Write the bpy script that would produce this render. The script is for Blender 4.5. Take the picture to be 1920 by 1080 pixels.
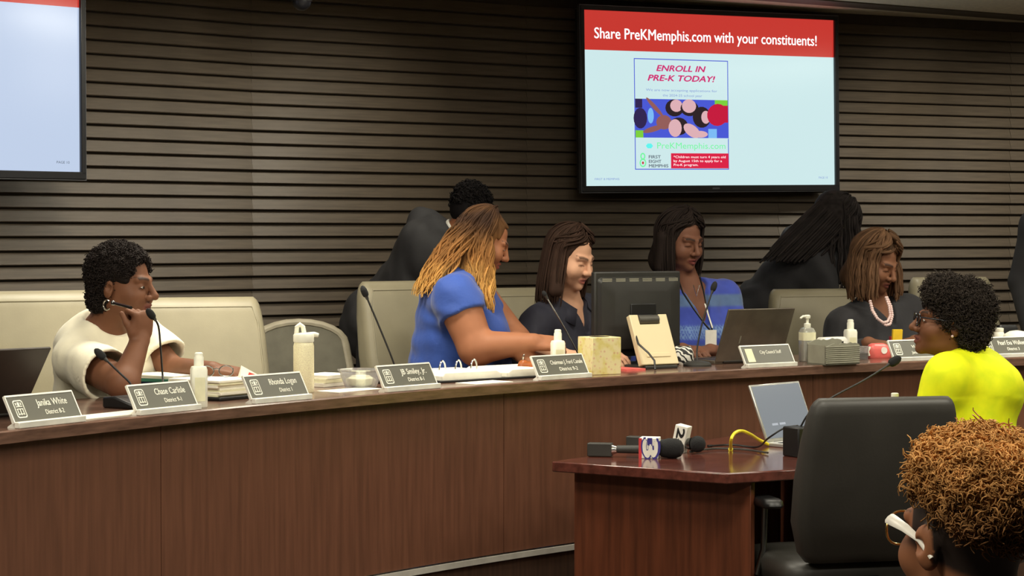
import bpy, bmesh, math, random
import numpy as np
from mathutils import Vector, Matrix, Euler
random.seed(7); np.random.seed(7)
for _o in list(bpy.data.objects): bpy.data.objects.remove(_o, do_unlink=True)
SC = bpy.context.scene
COL = SC.collection
# ------------------------------------------------------------------ camera
F = 3900.0; EYE = 1.49; HORIZON = 440.0
PITCH = math.atan((540.0-HORIZON)/F)
cam_d = bpy.data.cameras.new('camera'); cam = bpy.data.objects.new('camera', cam_d); COL.objects.link(cam)
cam_d.sensor_width = 36.0; cam_d.lens = 36.0*F/1920.0; cam_d.clip_end = 100; cam_d.clip_start = 0.05
cam.location = (0, 0, EYE); cam.rotation_euler = (math.pi/2-PITCH, 0, 0)
SC.camera = cam
# ------------------------------------------------------------------ world, exposure
wd = bpy.data.worlds.new('world'); SC.world = wd; wd.use_nodes = True
wd.node_tree.nodes['Background'].inputs[0].default_value = (0.9, 0.95, 1.0, 1)
wd.node_tree.nodes['Background'].inputs[1].default_value = 0.02
SC.view_settings.view_transform = 'Standard'; SC.view_settings.look = 'None'
SC.view_settings.gamma = 1.0; SC.view_settings.use_curve_mapping = False
SC.view_settings.exposure = 0.28
CEIL = 2.67
LIGHTCOL = (1.0, 0.94, 0.78)
def area_light(name, loc, sx, sy, power, rot=(0, 0, 0), col=LIGHTCOL, spread=math.pi):
    d = bpy.data.lights.new(name, 'AREA'); d.shape = 'RECTANGLE'; d.size = sx; d.size_y = sy
    d.energy = power; d.color = col; d.spread = spread
    o = bpy.data.objects.new(name, d); COL.objects.link(o); o.location = loc; o.rotation_euler = rot
    return o
def spot_light(name, loc, target, power, angle, blend=0.5, radius=0.04, col=LIGHTCOL):
    d = bpy.data.lights.new(name, 'SPOT'); d.energy = power; d.spot_size = math.radians(angle)
    d.spot_blend = blend; d.shadow_soft_size = radius; d.color = col
    o = bpy.data.objects.new(name, d); COL.objects.link(o); o.location = loc
    o.rotation_euler = (Vector(target)-Vector(loc)).to_track_quat('-Z', 'Y').to_euler()
    return o
# recessed ceiling panels (x, y, size_x, size_y, watts)
TROFFERS = [(-2.6, 3.6, 1.2, .3, 26), (-0.4, 2.2, 1.2, .3, 26), (1.6, 3.0, 1.2, .3, 26), (-1.5, 5.0, 1.2, .3, 30),
            (0.6, 5.2, 1.2, .3, 30), (2.4, 5.6, 1.2, .3, 30), (-0.9, 7.2, 1.2, .3, 26), (0.9, 7.4, 1.2, .3, 20),
            (2.7, 8.3, 1.2, .3, 26), (4.5, 6.1, 1.2, .3, 22), (4.7, 9.15, .3, 1.2, 16)]
for (x, y, sx, sy, w) in TROFFERS:
    area_light('ceiling_panel_light', (x, y, CEIL-0.012), sx-.04, sy-.04, w, spread=math.radians(125 if w == 26 and y > 7 else 180))
# wall-washing downlights close to the slatted wall (x, y, aim, watts)
WASHERS = [((-1.35, 7.85), (-2.0, 8.6, 1.3), 40), ((-0.70, 8.55), (-1.4, 9.25, 1.3), 34), ((-0.20, 8.95), (-0.95, 9.65, 1.2), 36),
           ((1.95, 9.95), (2.0, 11.1, 0.9), 40), ((2.45, 10.25), (2.3, 11.3, 1.4), 48), ((3.25, 10.55), (3.1, 11.6, 1.4), 50)]
for (x, y), t, w in WASHERS:
    spot_light('wall_washer_light', (x, y, CEIL-0.03), t, w, 104, 1.0, 0.16)

# ------------------------------------------------------------------ pixel helpers
_fw = np.array([0, math.cos(PITCH), -math.sin(PITCH)]); _up = np.array([0, math.sin(PITCH), math.cos(PITCH)])
def _dir(px, py): return _fw + np.array([(px-960.0)/F, 0, 0]) + _up*(-(py-540.0)/F)
def P(px, py, depth):
    d = _dir(px, py); return np.array([0, 0, EYE]) + d*(depth/d[1])
def G(px, py, z):
    d = _dir(px, py); return np.array([0, 0, EYE]) + d*((z-EYE)/d[2])
def V(a): return Vector((float(a[0]), float(a[1]), float(a[2])))

# ------------------------------------------------------------------ materials
def lin(r, g, b):
    f = lambda c: (c/255.0)/12.92 if c/255.0 <= 0.04045 else ((c/255.0+0.055)/1.055)**2.4
    return (f(r), f(g), f(b), 1.0)
MATS = {}
def mat(name, rgb, rough=0.5, metal=0.0, var=None, bump=None, coat=0.0, spec=0.5, trans=0.0, alpha=1.0, sheen=0.0, stretch=(1, 1, 1), emis=None):
    m = bpy.data.materials.new(name); m.use_nodes = True; nt = m.node_tree; b = nt.nodes['Principled BSDF']
    c = lin(*rgb)
    b.inputs['Base Color'].default_value = c; b.inputs['Roughness'].default_value = rough
    b.inputs['Metallic'].default_value = metal; b.inputs['Coat Weight'].default_value = coat
    b.inputs['Coat Roughness'].default_value = 0.12
    b.inputs['Specular IOR Level'].default_value = spec; b.inputs['Transmission Weight'].default_value = trans
    b.inputs['Alpha'].default_value = alpha; b.inputs['Sheen Weight'].default_value = sheen
    tc = nt.nodes.new('ShaderNodeTexCoord'); mp = nt.nodes.new('ShaderNodeMapping')
    mp.inputs['Scale'].default_value = stretch
    nt.links.new(tc.outputs['Object'], mp.inputs['Vector'])
    sc_, amt = var if var else (18.0, 0.06)
    n = nt.nodes.new('ShaderNodeTexNoise'); n.inputs['Scale'].default_value = sc_; n.inputs['Detail'].default_value = 4
    nt.links.new(mp.outputs[0], n.inputs['Vector'])
    r = nt.nodes.new('ShaderNodeValToRGB'); r.color_ramp.elements[0].position = .3; r.color_ramp.elements[1].position = .7
    lo = [max(0, x*(1-amt*2)) for x in c[:3]]; hi = [min(1, x*(1+amt*2)) for x in c[:3]]
    r.color_ramp.elements[0].color = (*lo, 1); r.color_ramp.elements[1].color = (*hi, 1)
    nt.links.new(n.outputs['Fac'], r.inputs[0]); nt.links.new(r.outputs[0], b.inputs['Base Color'])
    if bump:
        n2 = nt.nodes.new('ShaderNodeTexNoise'); n2.inputs['Scale'].default_value = bump[0]; n2.inputs['Detail'].default_value = 3
        nt.links.new(mp.outputs[0], n2.inputs['Vector'])
        bp = nt.nodes.new('ShaderNodeBump'); bp.inputs['Strength'].default_value = bump[1]; bp.inputs['Distance'].default_value = bump[2] if len(bump) > 2 else 0.002
        nt.links.new(n2.outputs['Fac'], bp.inputs['Height']); nt.links.new(bp.outputs[0], b.inputs['Normal'])
    if emis:
        b.inputs['Emission Color'].default_value = lin(*emis[0]); b.inputs['Emission Strength'].default_value = emis[1]
    MATS[name] = m
    return m
def emit(name, rgb, strength=1.0, gloss=0.0):
    """a lit screen: emits its own picture, with the glossy front of a display"""
    m = bpy.data.materials.new(name); m.use_nodes = True; nt = m.node_tree; b = nt.nodes['Principled BSDF']
    b.inputs['Base Color'].default_value = (0.004, 0.004, 0.004, 1); b.inputs['Roughness'].default_value = 0.16
    b.inputs['Specular IOR Level'].default_value = gloss
    b.inputs['Emission Color'].default_value = lin(*rgb); b.inputs['Emission Strength'].default_value = strength
    MATS[name] = m
    return m
def vcol(name, rough=0.5, spec=0.5, bump=None, sheen=0.0, sss=0.0):
    m = bpy.data.materials.new(name); m.use_nodes = True; nt = m.node_tree; b = nt.nodes['Principled BSDF']
    a = nt.nodes.new('ShaderNodeAttribute'); a.attribute_name = 'Col'
    nt.links.new(a.outputs['Color'], b.inputs['Base Color'])
    b.inputs['Roughness'].default_value = rough; b.inputs['Specular IOR Level'].default_value = spec; b.inputs['Sheen Weight'].default_value = sheen
    if sss:
        b.inputs['Subsurface Weight'].default_value = sss; b.inputs['Subsurface Scale'].default_value = 0.01
    if bump:
        tc = nt.nodes.new('ShaderNodeTexCoord'); n2 = nt.nodes.new('ShaderNodeTexNoise'); n2.inputs['Scale'].default_value = bump[0]
        nt.links.new(tc.outputs['Object'], n2.inputs['Vector'])
        bp = nt.nodes.new('ShaderNodeBump'); bp.inputs['Strength'].default_value = bump[1]; bp.inputs['Distance'].default_value = 0.002
        nt.links.new(n2.outputs['Fac'], bp.inputs['Height']); nt.links.new(bp.outputs[0], b.inputs['Normal'])
    MATS[name] = m
    return m

mat('slat_wood', (90, 79, 66), 0.45, var=(5, .10), stretch=(1, 1, 14), bump=(60, .15, .001))
mat('wall_backing', (64, 55, 46), 0.8)
mat('ceiling_paint', (232, 224, 200), 0.9, var=(40, .05))
mat('slot_shade', (84, 76, 64), 0.6)  # dark tone standing in for the shade inside the ceiling slot
mat('wall_paint', (150, 140, 122), 0.85, var=(6, .05))
mat('carpet', (60, 50, 42), 0.95, var=(120, .25), bump=(300, .4, .003))
mat('desk_top', (108, 80, 67), 0.2, var=(9, .16), stretch=(1.2, 1.2, 8), coat=.25)
mat('desk_wood', (108, 70, 52), 0.42, var=(7, .09), stretch=(9, 9, .5))
mat('desk_base', (70, 48, 34), 0.6, var=(7, .15), stretch=(9, 9, .5))
mat('steel_strip', (200, 196, 186), 0.35, metal=.2)
mat('table_wood', (92, 48, 29), 0.36, var=(6, .17), stretch=(8, 8, .45), coat=.15)
mat('table_top_wood', (92, 50, 42), 0.16, var=(7, .2), stretch=(2, 9, 5), coat=.4)
mat('beige_leather', (146, 138, 114), 0.45, var=(6, .05), bump=(160, .2, .001))
mat('grey_frame', (150, 142, 122), 0.5)
mat('grey_mesh', (94, 90, 76), 0.75, bump=(400, .3, .001))
mat('black_leather', (54, 52, 48), 0.48, var=(5, .08), bump=(140, .2, .001))
mat('black_plastic', (20, 20, 21), 0.42)
mat('charcoal_plastic', (52, 51, 48), 0.5)
mat('monitor_black', (42, 41, 38), 0.5, bump=(500, .1, .0004))
mat('dark_chrome', (120, 120, 118), 0.25, metal=1)
mat('chrome', (220, 220, 218), 0.15, metal=1)
mat('plate_grey', (92, 91, 80), 0.4, var=(4, .04))
mat('aluminium', (238, 236, 226), 0.4, metal=.15)
mat('plate_white', (240, 238, 224), 0.5)
mat('bezel_black', (30, 30, 34), 0.3)
mat('bezel_edge', (110, 112, 118), 0.35, metal=.8)
mat('paper', (240, 236, 220), 0.8, var=(30, .03))
mat('cream_plastic', (226, 210, 170), 0.45, var=(3, .03))
mat('bottle_white', (246, 244, 226), 0.35)
mat('bottle_cream', (246, 234, 196), 0.4, var=(300, .08))
mat('laptop_grey', (112, 104, 92), 0.35, metal=.5)
mat('laptop_dark', (62, 55, 50), 0.4, metal=.4)
mat('laptop_silver', (205, 205, 200), 0.3, metal=.7)
mat('clear_plastic', (235, 238, 240), 0.08, trans=.85, alpha=.65)
emit('screen_white', (208, 236, 238), .80, .5)
emit('screen_left', (196, 212, 238), 0.78, .5)
emit('screen_red', (206, 58, 50), 0.76, .5)
emit('screen_text_white', (255, 250, 250), 1.0)
emit('screen_magenta', (196, 46, 110), 0.95)
emit('screen_blue', (70, 84, 200), 0.95)
emit('screen_textblue', (120, 140, 196), 1)
emit('screen_green', (110, 226, 150), 1)
emit('screen_lime', (120, 200, 60), .9)
emit('screen_cyan', (90, 225, 220), 1)
emit('screen_crimson', (206, 34, 66), 0.95)
emit('screen_navy', (52, 40, 84), .8)
emit('screen_skin', (214, 170, 176), .9)
emit('screen_brown', (150, 96, 92), .8)
emit('screen_hair', (52, 40, 44), .7)
emit('screen_shirt', (190, 28, 60), .9)
emit('screen_grey', (92, 104, 116), .8)
emit('screen_paleblue', (120, 180, 236), .9)
emit('laptop_screen', (162, 168, 172), .55, .5)
emit('laptop_screen_mark', (215, 220, 226), .6)

# ------------------------------------------------------------------ mesh builder
class MB:
    def __init__(s): s.v = []; s.f = []; s.M = Matrix.Identity(4)
    def add(s, vs, fs):
        o = len(s.v); s.v += [s.M @ Vector((float(a[0]), float(a[1]), float(a[2]))) for a in vs]; s.f += [tuple(o+i for i in q) for q in fs]; return s
    def box(s, c, h, R=None):
        vs = []
        for dz in (-1, 1):
            for dx, dy in ((-1, -1), (1, -1), (1, 1), (-1, 1)):
                p = Vector((dx*h[0], dy*h[1], dz*h[2]))
                if R is not None: p = R @ p
                vs.append(p+Vector(c))
        return s.add(vs, [(3, 2, 1, 0), (4, 5, 6, 7), (0, 1, 5, 4), (1, 2, 6, 5), (2, 3, 7, 6), (3, 0, 4, 7)])
    def tube(s, path, r, n=10, caps=True, flat=1.0):
        path = [Vector((float(p[0]), float(p[1]), float(p[2]))) for p in path]; m = len(path)
        rr = r if isinstance(r, (list, tuple)) else [r]*m
        vs = []; prev = None
        for i, p in enumerate(path):
            t = (path[min(i+1, m-1)]-path[max(i-1, 0)])
            if t.length < 1e-9: t = Vector((0, 0, 1))
            t.normalize()
            if prev is None:
                a = t.orthogonal().normalized()
            else:
                a = prev - t*prev.dot(t)
                a = a.normalized() if a.length > 1e-6 else t.orthogonal().normalized()
            prev = a; b = t.cross(a)
            for k in range(n):
                w = 2*math.pi*k/n
                vs.append(p + a*math.cos(w)*rr[i] + b*math.sin(w)*rr[i]*flat)
        fs = []
        for i in range(m-1):
            for k in range(n):
                k2 = (k+1) % n
                fs.append((i*n+k, i*n+k2, (i+1)*n+k2, (i+1)*n+k))
        if caps:
            fs.append(tuple(reversed(range(n)))); fs.append(tuple((m-1)*n+k for k in range(n)))
        return s.add(vs, fs)
    def cyl(s, p0, p1, r0, r1=None, n=20): return s.tube([p0, p1], [r0, r0 if r1 is None else r1], n)
    def lathe(s, prof, n=24, c=(0, 0, 0), sq=None):
        vs = []; m = len(prof)
        for (r, z) in prof:
            for k in range(n):
                w = 2*math.pi*k/n; cx, sy = math.cos(w), math.sin(w)
                if sq:
                    q = (abs(cx)**sq+abs(sy)**sq)**(-1/sq); cx *= q; sy *= q
                vs.append((c[0]+r*cx, c[1]+r*sy, c[2]+z))
        fs = []
        for i in range(m-1):
            for k in range(n):
                k2 = (k+1) % n; fs.append((i*n+k, i*n+k2, (i+1)*n+k2, (i+1)*n+k))
        fs.append(tuple(reversed(range(n)))); fs.append(tuple((m-1)*n+k for k in range(n)))
        return s.add(vs, fs)
    def sphere(s, c, r, n=14, sz=1.0):
        prof = [(max(1e-4, r*math.sin(math.pi*i/n)), -r*sz*math.cos(math.pi*i/n)) for i in range(n+1)]
        return s.lathe(prof, n*2, c)
    def prism(s, poly, ax0, ax1, plane='xy'):
        """extrude a 2-D polygon: plane 'xy' along z, 'xz' along y, 'yz' along x"""
        def mk(a, b, t): return {'xy': (a, b, t), 'xz': (a, t, b), 'yz': (t, a, b)}[plane]
        n = len(poly)
        vs = [mk(a, b, ax0) for a, b in poly]+[mk(a, b, ax1) for a, b in poly]
        fs = [tuple(reversed(range(n))), tuple(range(n, 2*n))]+[(i, (i+1) % n, n+(i+1) % n, n+i) for i in range(n)]
        return s.add(vs, fs)
    def loft(s, secs, n=6):
        """stack of rounded rectangles (cx, cy, z, half_x, half_y, corner)"""
        vs = []; per = 4*(n+1)
        for (cx, cy, z, hx, hy, r) in secs:
            r = min(r, hx*.999, hy*.999)
            for q, (sx, sy) in enumerate(((1, 1), (-1, 1), (-1, -1), (1, -1))):
                for k in range(n+1):
                    w = math.pi/2*q+math.pi/2*k/n
                    vs.append((cx+sx*(hx-r)+r*math.cos(w), cy+sy*(hy-r)+r*math.sin(w), z))
        fs = []
        for i in range(len(secs)-1):
            for k in range(per):
                k2 = (k+1) % per; fs.append((i*per+k, i*per+k2, (i+1)*per+k2, (i+1)*per+k))
        fs.append(tuple(reversed(range(per)))); fs.append(tuple((len(secs)-1)*per+k for k in range(per)))
        return s.add(vs, fs)
    def mesh(s, name):
        me = bpy.data.meshes.new(name); me.from_pydata([tuple(v) for v in s.v], [], s.f); me.validate()
        bm = bmesh.new(); bm.from_mesh(me); bmesh.ops.recalc_face_normals(bm, faces=bm.faces); bm.to_mesh(me); bm.free()
        return me
    def build(s, name, material, parent=None, smooth=35, bevel=0.0, seg=2):
        me = s.mesh(name)
        return link(name, me, material, parent, smooth, bevel, seg)
def link(name, me, material, parent=None, smooth=35, bevel=0.0, seg=2):
    if material is not None and len(me.materials) == 0: me.materials.append(MATS[material] if isinstance(material, str) else material)
    if smooth:
        me.polygons.foreach_set('use_smooth', [True]*len(me.polygons))
        if smooth < 180: me.set_sharp_from_angle(angle=math.radians(smooth))
    o = bpy.data.objects.new(name, me); COL.objects.link(o)
    if parent is not None: o.parent = parent
    if bevel:
        b = o.modifiers.new('bevel', 'BEVEL'); b.width = bevel; b.segments = seg; b.limit_method = 'ANGLE'; b.angle_limit = math.radians(40)
    return o
def tag(o, label, cat, group=None):
    o['label'] = label; o['category'] = cat
    if group: o['group'] = group
    return o
def struct(o, label=None):
    o['kind'] = 'structure'
    if label: o['label'] = label
    return o
def empty(name, loc=(0, 0, 0), rz=0.0, label=None, cat=None, group=None):
    o = bpy.data.objects.new(name, None); COL.objects.link(o); o.empty_display_size = .1
    o.location = V(loc); o.rotation_euler = (0, 0, rz)
    if label: tag(o, label, cat, group)
    return o
_DG = None
def text_mesh(body, mtx, width=None, height=None, align='CENTER', bold=0.0, shear=0.0, depth=0.0):
    """lettering as a mesh lying in the local x-z plane, facing -y; scaled to the wanted width / cap height"""
    c = bpy.data.curves.new('t', 'FONT'); c.body = body; c.align_x = 'LEFT'; c.size = 1.0; c.shear = shear; c.resolution_u = 3; c.extrude = depth
    o = bpy.data.objects.new('t', c); COL.objects.link(o)
    dg = bpy.context.evaluated_depsgraph_get(); dg.update()
    me = bpy.data.meshes.new_from_object(o.evaluated_get(dg))
    bpy.data.objects.remove(o, do_unlink=True); bpy.data.curves.remove(c)
    n = len(me.vertices); a = np.empty(n*3, 'f'); me.vertices.foreach_get('co', a); a = a.reshape(-1, 3)
    w = a[:, 0].max()-a[:, 0].min(); a[:, 0] -= a[:, 0].min()
    sy = height/0.7 if height else width/w
    sx = width/w if width else sy
    a[:, 0] *= sx; a[:, 1] *= sy
    a[:, 0] -= {'CENTER': .5, 'LEFT': 0, 'RIGHT': 1}[align]*w*sx
    b = np.stack([a[:, 0], -a[:, 2]*0, a[:, 1]], 1)
    if depth: b[:, 1] = -a[:, 2]*0.002
    me.vertices.foreach_set('co', b.ravel().astype('f'))
    if bold:   # heavier strokes: the same outline laid down again a hair to each side
        bm = bmesh.new(); k = bold*sx
        for i, (dx, dz) in enumerate(((-k, 0), (k, 0), (0, -k*.6), (0, k*.6))):
            m2 = me.copy(); m2.transform(Matrix.Translation((dx, .00002*i, dz))); bm.from_mesh(m2); bpy.data.meshes.remove(m2)
        bm.to_mesh(me); bm.free()
    me.transform(mtx); me.update()
    return me
# ================================================================== the room
# wall of stepped panels: joints measured along the wall, left to right
W_START = np.array([-1.187, 9.44])
W_ANG = {'left2': 46, 'left': 42, 'mid': 33.5, 'tv': 27.5, 'right': 24.5, 'right2': 21}
PANEL = 1.5
def _u(a): return np.array([math.cos(math.radians(a)), math.sin(math.radians(a))])
j1 = W_START; j0 = j1-PANEL*_u(W_ANG['left']); jm = j0-PANEL*_u(W_ANG['left2'])
j2 = j1+PANEL*_u(W_ANG['mid']); j3 = j2+PANEL*_u(W_ANG['tv']); j4 = j3+PANEL*_u(W_ANG['right']); j5 = j4+PANEL*_u(W_ANG['right2'])
WALLJ = [jm, j0, j1, j2, j3, j4, j5]
def wall_depth_at(px):
    for a, b in zip(WALLJ[:-1], WALLJ[1:]):
        k = (px-960)/F      # x = k*y
        den = (b[0]-a[0])-k*(b[1]-a[1]); t = (k*a[1]-a[0])/den
        if -1e-6 <= t <= 1+1e-6: return a[1]+t*(b[1]-a[1])
    return 11.0
DAIS_FLOOR = 0.20
wall = MB()
for a, b in zip(WALLJ[:-1], WALLJ[1:]):
    ang = math.atan2(b[1]-a[1], b[0]-a[0]); n = Vector((math.sin(ang), -math.cos(ang), 0))
    bk = -n*0.12
    wall.add([(a[0], a[1], 0), (b[0], b[1], 0), (b[0], b[1], CEIL), (a[0], a[1], CEIL),
              (a[0]+bk.x, a[1]+bk.y, 0), (b[0]+bk.x, b[1]+bk.y, 0), (b[0]+bk.x, b[1]+bk.y, CEIL), (a[0]+bk.x, a[1]+bk.y, CEIL)],
             [(0, 1, 2, 3), (7, 6, 5, 4), (0, 4, 5, 1), (3, 2, 6, 7), (0, 3, 7, 4), (1, 5, 6, 2)])
wall_back = struct(wall.build('wall_back', 'wall_backing', smooth=0), 'dark wall behind the dais covered with horizontal wooden slats')
# horizontal slats: 0.06 m pitch, one board per panel and row
SP = 0.06
prof = [(0, .003), (-.024, .002), (-.028, .006), (-.010, .052), (-.007, .0555), (0, .0555)]
slat = MB(); slat.prism(prof, 0.0015, PANEL-0.0015, 'yz'); slat_me = slat.mesh('slat'); slat_me.materials.append(MATS['slat_wood'])
nrow = int((CEIL-0.05-DAIS_FLOOR)/SP)
for pi, (a, b) in enumerate(zip(WALLJ[:-1], WALLJ[1:])):
    ang = math.atan2(b[1]-a[1], b[0]-a[0])
    for r in range(nrow):
        o = bpy.data.objects.new('slat', slat_me); COL.objects.link(o); o.parent = wall_back
        o.location = (a[0], a[1], DAIS_FLOOR+0.02+r*SP); o.rotation_euler = (0, 0, ang)
fl = MB(); fl.box((0.5, 5.5, -0.05), (6.0, 7.6, .05)); struct(fl.build('floor', 'carpet'), 'brown carpet floor of the chamber')
ce = MB(); ce.box((0.5, 5.5, CEIL+.05), (6.0, 7.6, .05)); struct(ce.build('ceiling', 'ceiling_paint'), 'pale beige ceiling above the slatted wall')
for nm, c, h in (('wall_left', (-5.4, 5.5, CEIL/2), (.1, 7.6, CEIL/2)), ('wall_right', (6.4, 5.5, CEIL/2), (.1, 7.6, CEIL/2)),
                 ('wall_front', (0.5, -2.0, CEIL/2), (6.0, .1, CEIL/2))):
    w = MB(); w.box(c, h); struct(w.build(nm, 'wall_paint'), 'painted side wall of the chamber')
# flat dark strip: shade of a recessed ceiling slot, put in as colour
a = G(1380, -9, CEIL); b = G(2000, 39, CEIL)
d = Vector((b[0]-a[0], b[1]-a[1], 0)); L = d.length; ang = math.atan2(d.y, d.x)
t = MB(); t.box((L/2, 0, -.003), (L/2, .09, .003)); to = t.build('slot_shade_strip_1', 'slot_shade', bevel=.003); to.location = V(a); to.rotation_euler = (0, 0, ang)
struct(to, 'flat dark strip painted as the shadow gap in the ceiling at the wall')
# recessed ceiling panels and downlights
for (x, y, sx, sy, w) in TROFFERS:
    e = empty('ceiling_light', (x, y, CEIL), 0, 'long white recessed ceiling light panel over the chamber', 'ceiling light', 'recessed ceiling light panels')
    m = MB()
    for cx, cy, hx, hy in ((0, sy/2, sx/2+.02, .02), (0, -sy/2, sx/2+.02, .02), (sx/2, 0, .02, sy/2), (-sx/2, 0, .02, sy/2)):
        m.box((cx, cy, -.008), (hx, hy, .008))
    m.build('frame', 'aluminium', e, bevel=.002)
for (x, y), t, w in WASHERS:
    e = empty('downlight', (x, y, CEIL), 0, 'small round recessed downlight close to the slatted wall', 'downlight', 'wall-washing downlights')
    m = MB(); n = 24
    m.lathe([(.052, -.001), (.075, -.001), (.075, -.008), (.055, -.01), (.052, -.006)], n); m.build('ring', 'aluminium', e)
# dome camera hanging near the wall
pc = P(566, 2, 8.9)
e = empty('dome_camera', (pc[0], pc[1], CEIL), 0, 'dark dome security camera hanging from the ceiling at the top edge', 'camera')
z0 = pc[2]-CEIL
m = MB(); m.cyl((0, 0, 0), (0, 0, z0+.04), .012, n=12); m.cyl((0, 0, 0), (0, 0, -.012), .045, n=24); m.build('stem', 'bezel_black', e)
m = MB(); m.lathe([(.012, .06), (.036, .05), (.044, .02), (.044, 0)], 24, (0, 0, z0)); m.build('housing', 'charcoal_plastic', e)
m = MB(); m.lathe([(.041, 0)]+[(.041*math.cos(w), -.041*math.sin(w)) for w in np.linspace(.1, 1.5, 8)], 24, (0, 0, z0)); m.build('dome', 'bezel_black', e)

# ================================================================== the curved dais
DT = 0.98
_edge = [(0, 810), (440, 761), (660, 742), (900, 725), (1280, 697), (1500, 687), (1720, 677), (1920, 670)]
_ep = np.array([G(x, y, DT)[:2] for x, y in _edge])
_cf = np.polyfit(_ep[:, 0], _ep[:, 1], 3)
XL, XR = -1.34, 2.15
def edge_y(x):
    if x < XL: return np.polyval(_cf, XL)+(x-XL)*np.polyval(np.polyder(_cf), XL)
    if x > XR: return np.polyval(_cf, XR)+(x-XR)*max(.3, np.polyval(np.polyder(_cf), XR))
    return np.polyval(_cf, x)
_raw = [np.array([x, edge_y(x)]) for x in np.linspace(-2.2, 3.6, 400)]
_len = np.concatenate([[0], np.cumsum([np.linalg.norm(q-p) for p, q in zip(_raw[:-1], _raw[1:])])])
def edge_at(s):
    s = min(max(s, 0), _len[-1]-1e-6)
    x = np.interp(s, _len, [p[0] for p in _raw]); y = np.interp(s, _len, [p[1] for p in _raw])
    x2 = np.interp(min(s+.03, _len[-1]), _len, [p[0] for p in _raw]); y2 = np.interp(min(s+.03, _len[-1]), _len, [p[1] for p in _raw])
    x1 = np.interp(max(s-.03, 0), _len, [p[0] for p in _raw]); y1 = np.interp(max(s-.03, 0), _len, [p[1] for p in _raw])
    a = math.atan2(y2-y1, x2-x1)
    return np.array([x, y]), a, np.array([math.sin(a), -math.cos(a)])   # point, tangent angle, normal towards the room
def s_of(x): return float(np.interp(x, [p[0] for p in _raw], _len))
def tangent(x): return edge_at(s_of(x))[1]
def sweep(prof, s0, s1, n):
    """profile of (offset back from the edge, z) swept along the dais edge"""
    m = MB(); k = len(prof); vs = []
    for i in range(n+1):
        p, a, nn = edge_at(s0+(s1-s0)*i/n)
        for (o, z) in prof: vs.append((p[0]-nn[0]*o, p[1]-nn[1]*o, z))
    fs = [tuple(range(k)), tuple(reversed(range(n*k, n*k+k)))]
    for i in range(n):
        for j in range(k): fs.append((i*k+j, i*k+(j+1) % k, (i+1)*k+(j+1) % k, (i+1)*k+j))
    return m.add(vs, fs)
dais = empty('dais_desk', (0, 0, 0), 0, 'long curved dark wooden council desk running across the room', 'desk')
TOT = _len[-1]; DEPTH = 0.60
sweep([(0, DT-.034), (0, DT-.004), (.004, DT), (DEPTH, DT), (DEPTH, DT-.034)], 0, TOT, 90).build('worktop', 'desk_top', dais, smooth=30)
seam = s_of(P(962, 800, 7.13)[0])
ss = [seam+1.55*k for k in range(-3, 4)]; ss = [max(0, min(TOT, q)) for q in ss]
ss[0] = 0; ss[-1] = TOT
for p0, p1 in zip(ss[:-1], ss[1:]):
    if p1-p0 > .05:
        sweep([(.045, .39), (.045, DT-.034), (.07, DT-.034), (.07, .39)], p0+.0012, p1-.0012, 24).build('front_panel', 'desk_wood', dais, smooth=30)
sweep([(.036, .365), (.036, .384), (.07, .384), (.07, .365)], 0, TOT, 90).build('metal_strip', 'steel_strip', dais, smooth=30)
sweep([(.05, 0), (.05, .366), (.08, .366), (.08, 0)], 0, TOT, 90).build('base_panel', 'desk_base', dais, smooth=30)
plat = sweep([(.09, 0), (.09, DAIS_FLOOR), (2.35, DAIS_FLOOR), (2.35, 0)], 0.0, TOT, 60).build('dais_platform', 'carpet', None, smooth=30)
struct(plat, 'raised carpeted platform behind the council desk')

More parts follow.
